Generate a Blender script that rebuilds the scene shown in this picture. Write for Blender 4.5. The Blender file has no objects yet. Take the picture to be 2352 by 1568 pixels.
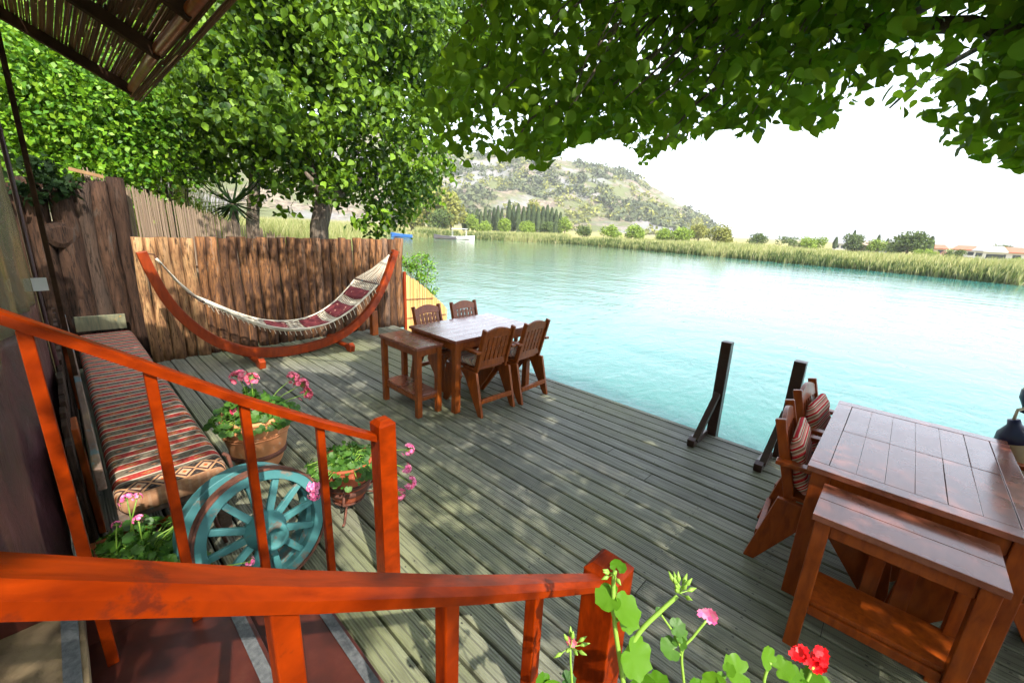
import bpy, math, random
import numpy as np
from mathutils import Vector, Matrix, noise
R_ = math.radians
rnd = random.Random(7)
rs = np.random.RandomState(11)
scene = bpy.context.scene
col = scene.collection

# ---------------------------------------------------------------- camera
# axes: x runs along the deck boards, y towards the river, z up; deck surface at z = 0
F_PX, PITCH, ROLL, CAM_Z = 963.0, R_(15.3), R_(2.6), 1.8
r0 = Vector((.737, .676, 0)); f0 = Vector((-.676, .737, 0)); zz = Vector((0, 0, 1))
fw = f0 * math.cos(PITCH) - zz * math.sin(PITCH)
up_ = f0 * math.sin(PITCH) + zz * math.cos(PITCH)
cR = r0 * math.cos(ROLL) + up_ * math.sin(ROLL)
cU = -r0 * math.sin(ROLL) + up_ * math.cos(ROLL)
cam_d = bpy.data.cameras.new("camera"); cam = bpy.data.objects.new("camera", cam_d); col.objects.link(cam)
M = Matrix((cR, cU, -fw)).transposed().to_4x4(); M.translation = Vector((0, 0, CAM_Z)); cam.matrix_world = M
cam_d.sensor_width = 36; cam_d.lens = 36 * F_PX / 2352; cam_d.clip_start = .05; cam_d.clip_end = 20000
scene.camera = cam
CAM = Vector((0, 0, CAM_Z))
def ray(px, py):
    x, y = px - 1176, py - 784
    return fw + cR * (x / F_PX) - cU * (y / F_PX)
def PZ(px, py, z=0.):
    d = ray(px, py); return CAM + d * ((z - CAM_Z) / d.z)
def PX(px, py, x):
    d = ray(px, py); return CAM + d * (x / d.x)
def PY(px, py, y):
    d = ray(px, py); return CAM + d * (y / d.y)
def PT(px, py, t): return CAM + ray(px, py) * t
def PR(px, py, Rr):
    d = ray(px, py); return CAM + d * (Rr / math.hypot(d.x, d.y))
RN, FN, UN = np.array(cR), np.array(fw), np.array(cU)
def proj_np(P):
    d = P - np.array([0, 0, CAM_Z]); dep = d @ FN
    dep_s = np.where(np.abs(dep) < 1e-6, 1e-6, dep)
    return 1176 + F_PX * (d @ RN) / dep_s, 784 - F_PX * (d @ UN) / dep_s, dep

# ---------------------------------------------------------------- sky, sun, exposure
SUN = Vector((.75, -.22, .85)).normalized()
elev = math.asin(SUN.z)
w = bpy.data.worlds.new("World"); scene.world = w; w.use_nodes = True
nt = w.node_tree; bg = nt.nodes["Background"]
sky = nt.nodes.new("ShaderNodeTexSky"); sky.sky_type = 'NISHITA'; sky.sun_disc = False
sky.sun_elevation = elev; sky.sun_rotation = math.atan2(SUN.x, SUN.y)
sky.dust_density = 1.0; sky.air_density = 1.0; sky.ozone_density = 1.0; sky.altitude = 0
hs = nt.nodes.new("ShaderNodeHueSaturation"); hs.inputs['Saturation'].default_value = .45
nt.links.new(sky.outputs[0], hs.inputs['Color']); nt.links.new(hs.outputs[0], bg.inputs[0])
bg.inputs[1].default_value = .15
sl = bpy.data.lights.new("sun", 'SUN'); sl.energy = 2.25; sl.angle = R_(.5); sl.color = (1, .93, .82)
so = bpy.data.objects.new("sun", sl); col.objects.link(so); so.rotation_euler = SUN.to_track_quat('Z', 'Y').to_euler()
so.location = (8, -4, 12)
scene.view_settings.view_transform = 'Standard'; scene.view_settings.look = 'None'
scene.view_settings.gamma = 1; scene.view_settings.exposure = 2.2
scene.cycles.use_denoising = True
scene.cycles.max_bounces = 8; scene.cycles.transparent_max_bounces = 12

# ---------------------------------------------------------------- helpers
def tag(o, label=None, cat=None, group=None, kind=None):
    if label: o['label'] = label
    if cat: o['category'] = cat
    if group: o['group'] = group
    if kind: o['kind'] = kind
    return o
def empty(name, loc, label=None, cat=None, group=None, rz=0):
    o = bpy.data.objects.new(name, None); col.objects.link(o); o.location = loc; o.rotation_euler = (0, 0, rz)
    o.empty_display_size = .1
    return tag(o, label, cat, group)
def copy_tree(o, parent=None):
    c = o.copy(); col.objects.link(c); c.parent = parent
    for ch in list(o.children): copy_tree(ch, c)
    return c
def wloc(o):
    v = Vector(o.location)
    while o.parent: o = o.parent; v = v + o.location
    return v
def mesh_obj(name, V, Fc, mats, parent=None, origin=None, smooth=False, bevel=0, mi=None):
    """V world (or local when the parent sits at 0) coordinates; origin moves to parent or given point"""
    me = bpy.data.meshes.new(name)
    V = np.asarray(V, dtype=np.float64).reshape(-1, 3)
    if origin is not None: off = np.array(origin)
    elif parent is not None: off = np.array(wloc(parent))
    else: off = np.zeros(3)
    V = V - off
    if isinstance(Fc, np.ndarray):
        n, k = Fc.shape
        me.vertices.add(len(V)); me.vertices.foreach_set('co', V.ravel())
        me.loops.add(n * k); me.loops.foreach_set('vertex_index', Fc.ravel().astype(np.int32))
        me.polygons.add(n); me.polygons.foreach_set('loop_start', np.arange(0, n * k, k, dtype=np.int32))
        me.polygons.foreach_set('loop_total', np.full(n, k, dtype=np.int32))
        me.update(calc_edges=True)
    else:
        me.from_pydata(V.tolist(), [], Fc); me.update()
    for m in (mats if isinstance(mats, (list, tuple)) else [mats]): me.materials.append(m)
    if mi is not None: me.polygons.foreach_set('material_index', np.asarray(mi, dtype=np.int32))
    if smooth: me.polygons.foreach_set('use_smooth', [True] * len(me.polygons))
    o = bpy.data.objects.new(name, me); col.objects.link(o)
    if parent is not None:
        o.parent = parent
        if origin is not None: o.location = Vector(origin) - wloc(parent)
    elif origin is not None: o.location = origin
    if bevel:
        b = o.modifiers.new('bevel', 'BEVEL'); b.width = bevel; b.segments = 2; b.limit_method = 'ANGLE'; b.angle_limit = R_(40)
    return o
class MB:
    def __init__(s): s.v = []; s.f = []; s.m = []; s.cm = 0
    def add(s, vs, fs):
        n = len(s.v); s.v += [tuple(v) for v in vs]; s.f += [tuple(i + n for i in f) for f in fs]; s.m += [s.cm] * len(fs); return s
    def hexa(s, p):   # 8 corners: bottom 4 ccw, top 4 ccw
        return s.add(p, [(3, 2, 1, 0), (4, 5, 6, 7), (0, 1, 5, 4), (1, 2, 6, 5), (2, 3, 7, 6), (3, 0, 4, 7)])
    def box(s, x0, x1, y0, y1, z0, z1):
        return s.hexa([(x0, y0, z0), (x1, y0, z0), (x1, y1, z0), (x0, y1, z0), (x0, y0, z1), (x1, y0, z1), (x1, y1, z1), (x0, y1, z1)])
    def beam(s, a, b, wd, ht, up=(0, 0, 1), wd2=None, ht2=None):
        a, b = Vector(a), Vector(b); d = (b - a).normalized(); upv = Vector(up)
        sd = d.cross(upv).normalized(); u2 = sd.cross(d).normalized()
        wd2 = wd2 or wd; ht2 = ht2 or ht
        A = [a - sd * wd / 2 - u2 * ht / 2, a + sd * wd / 2 - u2 * ht / 2, a + sd * wd / 2 + u2 * ht / 2, a - sd * wd / 2 + u2 * ht / 2]
        B = [b - sd * wd2 / 2 - u2 * ht2 / 2, b + sd * wd2 / 2 - u2 * ht2 / 2, b + sd * wd2 / 2 + u2 * ht2 / 2, b - sd * wd2 / 2 + u2 * ht2 / 2]
        return s.hexa(A + B)
    def prism(s, pts, off):   # pts: list of 3-D points (planar polygon), off: extrusion vector
        n = len(pts); off = Vector(off); P = [Vector(p) for p in pts]
        return s.add(P + [p + off for p in P], [tuple(range(n))[::-1], tuple(range(n, 2 * n))] + [(i, (i + 1) % n, n + (i + 1) % n, n + i) for i in range(n)])
    def tube(s, pts, rad, n=8, cap=True, jit=0, flat=1.0):
        pts = [Vector(p) for p in pts]; rad = rad if isinstance(rad, (list, tuple)) else [rad] * len(pts)
        vs = []; fs = []; prev = None
        for i, p in enumerate(pts):
            t = (pts[min(i + 1, len(pts) - 1)] - pts[max(i - 1, 0)]).normalized()
            if prev is None:
                ref = Vector((0, 0, 1)) if abs(t.z) < .9 else Vector((1, 0, 0)); a = t.cross(ref).normalized()
            else: a = (prev - t * prev.dot(t)).normalized()
            prev = a; b = t.cross(a)
            for k in range(n):
                an = 2 * math.pi * k / n; r = rad[i] * (1 + (rnd.uniform(-jit, jit) if jit else 0))
                vs.append(p + a * math.cos(an) * r + b * math.sin(an) * r * flat)
        for i in range(len(pts) - 1):
            for k in range(n):
                k2 = (k + 1) % n; fs.append((i * n + k, i * n + k2, (i + 1) * n + k2, (i + 1) * n + k))
        if cap: fs += [tuple(range(n))[::-1], tuple(range((len(pts) - 1) * n, len(pts) * n))]
        return s.add(vs, fs)
    def lathe(s, c, prof, n=28, axis=None):
        c = Vector(c); q = Vector(axis).to_track_quat('Z', 'Y') if axis is not None else None
        vs = []
        for r, z in prof:
            for k in range(n):
                a = 2 * math.pi * k / n; p = Vector((r * math.cos(a), r * math.sin(a), z))
                if q: p = q @ p
                vs.append(c + p)
        fs = [(i * n + k, i * n + (k + 1) % n, (i + 1) * n + (k + 1) % n, (i + 1) * n + k) for i in range(len(prof) - 1) for k in range(n)]
        if prof[0][0] < 1e-4 or 1: pass
        return s.add(vs, fs)
    def build(s, name, mats, parent=None, origin=None, smooth=False, bevel=0):
        return mesh_obj(name, s.v, s.f, mats, parent, origin, smooth, bevel, s.m)

# ---- node expression helper
class NX:
    def __init__(s, t, sock): s.t = t; s.s = sock
    def _m(s, op, *a):
        n = s.t.nodes.new('ShaderNodeMath'); n.operation = op
        for i, x in enumerate((s,) + a):
            if isinstance(x, NX): s.t.links.new(x.s, n.inputs[i])
            else: n.inputs[i].default_value = x
        return NX(s.t, n.outputs[0])
    def __add__(s, o): return s._m('ADD', o)
    def __sub__(s, o): return s._m('SUBTRACT', o)
    def __mul__(s, o): return s._m('MULTIPLY', o)
    def __truediv__(s, o): return s._m('DIVIDE', o)
    def frac(s): return s._m('FRACT')
    def abs(s): return s._m('ABSOLUTE')
    def lt(s, o): return s._m('LESS_THAN', o)
    def gt(s, o): return s._m('GREATER_THAN', o)
    def mx(s, o): return s._m('MAXIMUM', o)
    def mn(s, o): return s._m('MINIMUM', o)
    def sin(s): return s._m('SINE')
    def floor(s): return s._m('FLOOR')
class MT:
    """small material builder"""
    def __init__(s, name, base=(.5, .5, .5), rough=.6, spec=.5, **kw):
        s.m = bpy.data.materials.new(name); s.m.use_nodes = True; s.t = s.m.node_tree
        s.p = s.t.nodes['Principled BSDF']; s.out = s.t.nodes['Material Output']
        s.p.inputs['Base Color'].default_value = (*base, 1); s.p.inputs['Roughness'].default_value = rough
        s.p.inputs['Specular IOR Level'].default_value = spec
        for k, v in kw.items(): s.p.inputs[k.replace('_', ' ')].default_value = v
        tc = s.t.nodes.new('ShaderNodeTexCoord'); s.co = tc.outputs['Object']; s.sep = None
    def xyz(s):
        if not s.sep: s.sep = s.t.nodes.new('ShaderNodeSeparateXYZ'); s.t.links.new(s.co, s.sep.inputs[0])
        return [NX(s.t, s.sep.outputs[i]) for i in range(3)]
    def noise(s, scale=5, det=4, stretch=(1, 1, 1), rough=.55, dist=0, color=False):
        mp = s.t.nodes.new('ShaderNodeMapping'); mp.inputs['Scale'].default_value = stretch; s.t.links.new(s.co, mp.inputs[0])
        n = s.t.nodes.new('ShaderNodeTexNoise'); n.inputs['Scale'].default_value = scale; n.inputs['Detail'].default_value = det
        n.inputs['Roughness'].default_value = rough; n.inputs['Distortion'].default_value = dist
        s.t.links.new(mp.outputs[0], n.inputs['Vector']); return NX(s.t, n.outputs[1 if color else 0])
    def island(s):
        g = s.t.nodes.new('ShaderNodeNewGeometry'); return NX(s.t, g.outputs['Random Per Island'])
    def objrand(s):
        g = s.t.nodes.new('ShaderNodeObjectInfo'); return NX(s.t, g.outputs['Random'])
    def ramp(s, fac, stops, const=False):
        r = s.t.nodes.new('ShaderNodeValToRGB'); cr = r.color_ramp
        if const: cr.interpolation = 'CONSTANT'
        while len(cr.elements) < len(stops): cr.elements.new(.5)
        for e, (p, c) in zip(cr.elements, stops): e.position = p; e.color = (*c, 1) if len(c) == 3 else c
        s.t.links.new(fac.s, r.inputs[0]); return NX(s.t, r.outputs[0])
    def mix(s, f, a, b, mode='MIX'):
        n = s.t.nodes.new('ShaderNodeMix'); n.data_type = 'RGBA'; n.blend_type = mode
        for sk, x in ((n.inputs[0], f), (n.inputs[6], a), (n.inputs[7], b)):
            if isinstance(x, NX): s.t.links.new(x.s, sk)
            elif isinstance(x, (int, float)): sk.default_value = x
            else: sk.default_value = (*x, 1)
        return NX(s.t, n.outputs[2])
    def base(s, c): s.t.links.new(c.s, s.p.inputs['Base Color']); return s
    def rough(s, r): s.t.links.new(r.s, s.p.inputs['Roughness']); return s
    def bump(s, h, st=.3, dist=.01):
        b = s.t.nodes.new('ShaderNodeBump'); b.inputs['Strength'].default_value = st; b.inputs['Distance'].default_value = dist
        s.t.links.new(h.s, b.inputs['Height']); s.t.links.new(b.outputs[0], s.p.inputs['Normal']); return s

# ---------------------------------------------------------------- materials
def wood(name, dark, light, rough=.35, grain=(3, 3, 18), sc=3, coat=.3, bump=.15, worn=None, wf=.62, crough=.12):
    m = MT(name, rough=rough, spec=.28); n = m.noise(sc, 5, grain, dist=.4); n2 = m.noise(2.2, 3)
    r = m.island()
    c = m.ramp(n, [(.25, dark), (.75, light)])
    c = m.mix(n2 * .45, c, tuple(x * .35 for x in dark)); c = m.mix(r * .3, c, tuple(x * .6 for x in dark))
    if worn:
        n3 = m.noise(9, 6, (1, 1, 1), .7); c = m.mix(m.ramp(n3, [(wf, (0, 0, 0)), (wf + .06, (1, 1, 1))]), c, worn)
    m.base(c); m.bump(n, bump, .004); m.rough(m.noise(6, 3) * .35 + (rough - .12))
    m.p.inputs['Specular IOR Level'].default_value = .07 if coat < .1 else .26
    m.p.inputs['Coat Weight'].default_value = coat; m.p.inputs['Coat Roughness'].default_value = crough
    return m.m
M_rail = wood('varnished_red_wood', (.14, .012, .0004), (.42, .044, .0006), .36, (9, 1.6, 2.2), 7, .09, worn=(.09, .012, .004), wf=.62)
M_furn = wood('brown_varnished_wood', (.17, .034, .005), (.42, .105, .014), .32, (8, 8, 2), 4, .35, worn=(.30, .12, .05), wf=.68)
M_furn2 = wood('red_brown_varnished_wood', (.19, .029, .003), (.45, .095, .009), .34, (8, 8, 2), 4, .3, worn=(.16, .03, .015), wf=.66)
M_top = wood('glossy_table_top_wood', (.20, .058, .035), (.32, .11, .065), .22, (6, 1.2, 1), 3, .8, .06, crough=.14)
M_ham = wood('orange_varnished_beam', (.20, .020, .001), (.42, .055, .002), .4, (4, 4, 1), 5, .15)
M_dark = wood('dark_weathered_post_wood', (.035, .018, .014), (.075, .035, .025), .4, (3, 3, 14), 6, .2, .3)
M_oldw = wood('old_grey_brown_plank', (.12, .07, .05), (.26, .19, .15), .7, (1.2, 12, 12), 4, 0, .4, worn=(.10, .14, .15), wf=.55)
M_beam = wood('dark_roof_timber', (.03, .016, .010), (.08, .04, .02), .7, (3, 3, 3), 5, 0, .3)

def bark_mat(name, cols, sc=2.2):
    m = MT(name, rough=.85, spec=.2)
    n = m.noise(sc, 6, (4, 4, .9), .62, .8); n2 = m.noise(7, 5, (6, 6, .6), .7, 1.2); r = m.objrand(); i = m.noise(1.3, 2)
    c = m.ramp(n, [(.3, cols[0]), (.45, cols[1]), (.56, cols[2]), (.68, cols[3])])
    c = m.mix(m.ramp(r, [(0, (.0, 0, 0)), (.25, (.65, .65, .65)), (.5, (.1, .1, .1)), (.8, (.0, .0, .0)), (1, (.7, .7, .7))]), c, m.ramp(r, [(0, cols[1]), (.45, tuple(q * .55 for q in cols[1])), (.7, cols[2]), (1, tuple(q * .8 for q in cols[3]))])); c = m.mix(m.ramp(n2, [(.35, (1, 1, 1)), (.5, (0, 0, 0))]), c, tuple(x * .35 for x in cols[0]))
    m.base(c); m.bump(n2, .9, .02); return m.m
M_log = bark_mat('split_log_bark', [(.045, .024, .015), (.105, .052, .030), (.30, .135, .05), (.26, .215, .18)])
M_log2 = bark_mat('dark_thick_log_bark', [(.014, .009, .006), (.038, .020, .013), (.075, .038, .022), (.075, .06, .05)])  # darker bark; the shade over the tall wall is put into its colour
M_log3 = bark_mat('sunlit_tan_log', [(.07, .035, .02), (.26, .13, .06), (.50, .29, .13), (.42, .30, .20)])  # paler copy; sunlight on the fence's left end put into the colour
M_logend = wood('sawn_log_end', (.30, .17, .08), (.42, .27, .14), .8, (1, 1, 1), 8, 0, .2)
M_bark = bark_mat('grey_brown_tree_bark', [(.09, .07, .055), (.16, .12, .09), (.22, .18, .14), (.28, .25, .21)], 3)

def leaf_mat(name, dark, light, trans=.45, rough=.4, yel=None, spec=.4):
    m = MT(name, rough=rough, spec=spec); r = m.island(); n = m.noise(34, 3)
    c = m.ramp(r, [(0, dark), (.75, light), (1, yel or light)]); c = m.mix(n * .45, c, dark)
    m.base(c)
    tr = m.t.nodes.new('ShaderNodeBsdfTranslucent'); c2 = m.mix(1, c, (1.0, 1.0, .35), 'MULTIPLY')
    g = m.t.nodes.new('ShaderNodeGamma'); g.inputs[1].default_value = .8; m.t.links.new(c2.s, g.inputs[0])
    m.t.links.new(g.outputs[0], tr.inputs[0])
    mx = m.t.nodes.new('ShaderNodeMixShader'); mx.inputs[0].default_value = trans
    m.t.links.new(m.p.outputs[0], mx.inputs[1]); m.t.links.new(tr.outputs[0], mx.inputs[2]); m.t.links.new(mx.outputs[0], m.out.inputs[0])
    return m.m
L_canopy = leaf_mat('canopy_leaf', (.080, .175, .006), (.19, .34, .016), .58, .6)
L_tree = leaf_mat('bright_tree_leaf', (.014, .05, .002), (.15, .27, .006), .18, .5, (.22, .38, .02), .3)
L_bush = leaf_mat('yellow_green_bush_leaf', (.04, .14, .004), (.19, .38, .012), .25, .5, (.30, .46, .03))
L_dark = leaf_mat('dark_ivy_leaf', (.006, .018, .004), (.016, .038, .008), .2, .7, None, .15)
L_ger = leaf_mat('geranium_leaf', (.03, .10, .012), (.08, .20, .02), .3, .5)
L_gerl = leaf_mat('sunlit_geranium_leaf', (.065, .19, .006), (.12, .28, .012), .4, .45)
L_reed = leaf_mat('green_reed_blade', (.16, .26, .04), (.38, .42, .10), .3, .6, (.60, .55, .22))
L_reedy = leaf_mat('straw_reed_blade', (.20, .26, .08), (.46, .44, .20), .3, .7, (.64, .56, .34))
L_far = leaf_mat('far_tree_leaf', (.05, .09, .02), (.12, .17, .035), .2, .7)
L_farg = leaf_mat('far_light_green_leaf', (.14, .22, .02), (.26, .36, .04), .2, .7)
L_fary = leaf_mat('far_olive_leaf', (.16, .18, .035), (.27, .27, .05), .2, .7)
L_cyp = leaf_mat('cypress_leaf', (.04, .07, .028), (.10, .14, .05), .15, .8)
L_scrub = leaf_mat('hill_scrub', (.06, .08, .035), (.13, .15, .06), .1, .9)
M_pink = MT('pink_petal', (.90, .12, .22), .5, Subsurface_Weight=.0); M_pink.base(M_pink.ramp(M_pink.island(), [(0, (.80, .05, .16)), (1, (.95, .30, .38))])); M_pink = M_pink.m
M_mag = MT('magenta_petal', (.85, .10, .35), .5); M_mag.base(M_mag.ramp(M_mag.island(), [(0, (.80, .06, .28)), (1, (.95, .35, .55))])); M_mag = M_mag.m
M_redp = MT('red_petal', (.75, .005, .012), .45).m
M_stem = MT('green_stem', (.22, .38, .05), .5).m
M_fern = leaf_mat('fern_leaf', (.02, .12, .02), (.06, .24, .04), .25)

def deck_mat():
    m = MT('weathered_green_grey_deck_board', rough=.62, spec=.4)
    x, y, z = m.xyz(); isl = m.island()
    g = m.noise(2.5, 6, (1, 9, 9), .6, .5); f = m.noise(26, 4, (.25, 3, 1), .6); big = m.noise(.55, 4)
    c = m.ramp(g, [(.28, (.075, .080, .060)), (.5, (.150, .154, .120)), (.75, (.235, .24, .20))])
    c = m.mix(m.ramp(isl, [(0, (.75, .75, .75)), (.4, (0, 0, 0)), (.8, (0, 0, 0)), (1, (.55, .55, .55))]), c, m.ramp(isl, [(.3, (.085, .088, .066)), (.7, (.26, .25, .20))])); c = m.mix(m.ramp(big, [(.42, (0, 0, 0)), (.65, (.6, .6, .6))]), c, (.20, .22, .09))
    c = m.mix(m.ramp(f, [(.3, (.6, .6, .6)), (.5, (0, 0, 0))]), c, (.07, .065, .05))
    gv = (((y + 10.31) / .142).frac() - .5).abs(); gl_ = ((gv - .17).abs()).lt(.028); c = m.mix(gl_ * .62, c, (.05, .05, .035))
    nx_ = (((x / .47).frac() - .5).abs()).lt(.011); ny_ = ((gv - .30).abs()).lt(.030); c = m.mix(nx_ * ny_ * .9, c, (.02, .018, .015))
    m.base(c)
    rib = (y * (math.pi * 2 / .0135)).sin() * .5 + .5
    m.bump(rib * .8 + g * .8, .75, .0035); m.rough(m.noise(4, 3) * .3 + .42)
    return m.m
M_deck = deck_mat()
M_under = MT('dark_under_deck_timber', (.03, .025, .018), .8).m

def step_mat():
    m = MT('dark_red_painted_step', rough=.45); n = m.noise(6, 6, (1, 1, 1), .65); n2 = m.noise(1.5, 4)
    c = m.ramp(n, [(.3, (.022, .005, .002)), (.55, (.060, .010, .004)), (.72, (.09, .026, .014))]); c = m.mix(n2 * .4, c, (.05, .01, .01))
    m.base(c); m.bump(n, .25, .004); return m.m
M_step = step_mat()
M_strip = MT('grey_anti_slip_strip', rough=.9); M_strip.base(M_strip.ramp(M_strip.noise(60, 4), [(.3, (.05, .055, .06)), (.7, (.11, .115, .12))])); M_strip.bump(M_strip.noise(240, 2), .6, .003); M_strip = M_strip.m
M_stone = MT('rough_cream_stone', rough=.9); M_stone.base(M_stone.ramp(M_stone.noise(4, 6), [(.3, (.07, .045, .025)), (.6, (.21, .15, .08)), (.75, (.28, .23, .16))])); M_stone.bump(M_stone.noise(9, 6), .9, .03); M_stone = M_stone.m

def pot_mat(name, a, b):
    m = MT(name, rough=.8, spec=.25); n = m.noise(6, 5); n2 = m.noise(25, 4)
    c = m.ramp(n, [(.3, a), (.7, b)]); c = m.mix(m.ramp(n2, [(.62, (0, 0, 0)), (.7, (.5, .5, .5))]), c, (.55, .45, .36)); m.base(c); m.bump(n2, .2, .003); return m.m
M_pot = pot_mat('terracotta', (.50, .19, .08), (.68, .32, .14)); M_pot2 = pot_mat('dark_terracotta', (.32, .07, .03), (.45, .12, .055))
M_soil = MT('potting_soil', (.04, .025, .015), .95).m
M_rust = MT('rusty_iron', rough=.8); M_rust.base(M_rust.ramp(M_rust.noise(22, 6), [(.3, (.05, .02, .015)), (.6, (.17, .06, .035)), (.75, (.10, .06, .05))])); M_rust.bump(M_rust.noise(60, 4), .5, .003); M_rust = M_rust.m
def paint_mat():
    m = MT('peeling_turquoise_paint', rough=.6); n = m.noise(7, 8, (1, 1, 1), .7, .6); n2 = m.noise(2.5, 3)
    c = m.ramp(n2, [(.3, (.04, .16, .17)), (.7, (.07, .26, .26))]); c = m.mix(m.ramp(n, [(.57, (0, 0, 0)), (.62, (1, 1, 1))]), c, (.17, .15, .12))
    m.base(c); m.bump(n, .5, .004); return m.m
M_turq = paint_mat()

def kilim_mat():
    m = MT('woven_kilim_cloth', rough=.9, spec=.15); x, y, z = m.xyz()
    P = .150; q = (x + z * .35) / P; f = q.frac(); k = q.floor()
    dR = (f - .19).abs(); dB = (f - .69).abs()
    ph = (y / .115 + k * .5 + .25).frac(); ph2 = (y / .095 + k * .37).frac()
    lz = (ph - .5).abs() * .42 + dR          # lozenges in the red bands
    lzb = (ph2 - .5).abs() * .34 + dB
    fine = ((x * 210).sin() * (y * 150).sin())
    red = m.mix(m.noise(30, 3) * .6, (.38, .035, .028), (.24, .030, .024))
    blk = m.mix(m.noise(40, 3), (.050, .045, .035), (.20, .16, .11))
    c = m.mix(f.gt(.44), red, blk)
    c = m.mix((lz.lt(.120) * f.lt(.40)), c, (.42, .15, .05)); c = m.mix((lz.lt(.06) * f.lt(.40)), c, (.20, .03, .02)); c = m.mix((lz.lt(.03) * f.lt(.4)), c, (.45, .28, .12))
    c = m.mix((lzb.lt(.150) * f.gt(.44)), c, (.16, .12, .08)); c = m.mix((lzb.lt(.12) * f.gt(.44)), c, (.03, .03, .03)); c = m.mix((lzb.lt(.065) * f.gt(.44)), c, (.32, .15, .07))
    wl = ((f - .42).abs().lt(.040)).mx((f - .955).abs().lt(.040))
    c = m.mix(wl, c, (.50, .42, .32))
    # broad dark border with large medallions at the near end (x > 1.83)
    e = x.gt(1.88); rr = ((x - 1.935).abs() * 14) + (((y / .095).frac() - .5).abs()) * 1.5
    cb = m.mix(rr.lt(.95), (.03, .022, .02), (.42, .22, .11)); cb = m.mix(rr.lt(.72), cb, (.06, .03, .03)); cb = m.mix(rr.lt(.5), cb, (.48, .30, .18)); cb = m.mix(rr.lt(.2), cb, (.42, .10, .03))
    c = m.mix(e, c, cb); c = m.mix(x.gt(1.992), c, m.mix(m.noise(45, 2), (.42, .24, .12), (.20, .08, .05)))
    c = m.mix(fine.gt(.55) * .10, c, (.5, .45, .35))
    m.base(c); m.bump((x * 900).sin() + m.noise(90, 2), .25, .002); return m.m
M_kilim = kilim_mat()
def stripe_mat(name, cols, P=.17):
    m = MT(name, rough=.9, spec=.15); x, y, z = m.xyz(); f = ((z - x + m.noise(3, 2) * .012) / P).frac()
    st = [0, .07, .12, .20, .23, .33, .38, .42, .52, .56, .66, .70, .80, .86, .90, .96]
    c = m.ramp(f, [(p, cols[i % len(cols)]) for i, p in enumerate(st)], True); m.base(c); m.bump(m.noise(120, 2), .3, .002); return m.m
CR = (.62, .54, .42); RD = (.50, .02, .03); BR = (.26, .13, .09); PK = (.55, .20, .17)
M_cush = stripe_mat('red_and_cream_striped_cloth', [RD, CR, BR, CR, RD, PK, CR, BR, CR, RD, CR, PK, BR, CR, RD, CR])
M_cush2 = stripe_mat('faded_cream_striped_cloth', [CR, BR, (.75, .70, .60), PK, CR, (.72, .66, .56), BR, CR, (.7, .65, .55), PK, CR, (.25, .2, .2), CR, (.75, .7, .6), PK, CR])
M_rope = MT('cream_cotton_rope', (.60, .54, .42), .9).m
def hcloth():
    m = MT('dark_red_hammock_kilim', rough=.9); x, y, z = m.xyz(); n = m.noise(16, 3)
    c = m.ramp(n, [(.42, (.14, .018, .022)), (.60, (.26, .04, .035)), (.66, (.50, .36, .25))], True); m.base(c); return m.m
M_hcl = hcloth()
M_reedm = MT('dry_reed', rough=.8); M_reedm.base(M_reedm.mix(M_reedm.noise(12, 3, (8, 8, 1)), M_reedm.ramp(M_reedm.island(), [(0, (.15, .09, .055)), (1, (.38, .27, .17))]), (.20, .15, .11))); M_reedm = M_reedm.m
M_reedo = MT('orange_dry_cane', rough=.7); M_reedo.base(M_reedo.ramp(M_reedo.island(), [(0, (.55, .28, .08)), (1, (.80, .50, .19))])); M_reedo = M_reedo.m
M_reedd = MT('brown_roof_reed', rough=.8); M_reedd.base(M_reedd.ramp(M_reedd.island(), [(0, (.055, .024, .010)), (1, (.16, .075, .03))])); M_reedd = M_reedd.m
# ================================================================ SETTING
RIVER = np.array([(-6.62, 4.3), (-9, 5.0), (-20, 11.2), (-40, 23.2), (-62, 36.6), (-66.5, 39.0)] + [tuple(PZ(a, b, -.8))[:2] for a, b in ((896, 542.2), (945, 543.6), (1000, 545.8), (1060, 547.8), (1110, 550.5))] + [(-46, 63.8), (-28, 60.4),
                  (-15, 56.9), (-2.6, 53.5), (6.5, 49), (30, 38), (70, 12), (220, -60), (220, -160), (40, -40), (9, -8), (3, -1.2), (-6.62, -1.2)], float)
def river_sd(X, Y):    # signed distance to the river polygon, negative inside
    d = np.full(X.shape, 1e9); ins = np.zeros(X.shape, bool); n = len(RIVER)
    for i in range(n):
        a, b = RIVER[i], RIVER[(i + 1) % n]; e = b - a
        t = np.clip(((X - a[0]) * e[0] + (Y - a[1]) * e[1]) / (e @ e), 0, 1)
        d = np.minimum(d, np.hypot(X - a[0] - t * e[0], Y - a[1] - t * e[1]))
        c = ((a[1] > Y) != (b[1] > Y)); xi = a[0] + (Y - a[1]) * e[0] / (e[1] if abs(e[1]) > 1e-9 else 1e-9); ins ^= c & (X < xi)
    return np.where(ins, -d, d)
def azel(px, py):
    d = ray(px, py); return math.degrees(math.atan2(d.dot(r0), d.dot(f0))), math.degrees(math.atan2(d.z, math.hypot(d.x, d.y)))
SIL = [(-70, 27), (-58, 24), (-50, 19), (-44, 14), (-36, 9), (-28, 9.5), (-20, 11.0), (-13, 10.4)] + [azel(*q) for q in
      [(1000, 352), (1050, 358), (1100, 362), (1150, 364), (1185, 350), (1225, 372), (1270, 365), (1330, 372), (1420, 396), (1480, 430), (1530, 458), (1580, 488), (1620, 508), (1645, 530), (1665, 552)]] + [(27, -.4), (60, -.4)]
SA = np.array([a for a, e in SIL]); SE = np.array([e for a, e in SIL])
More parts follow.
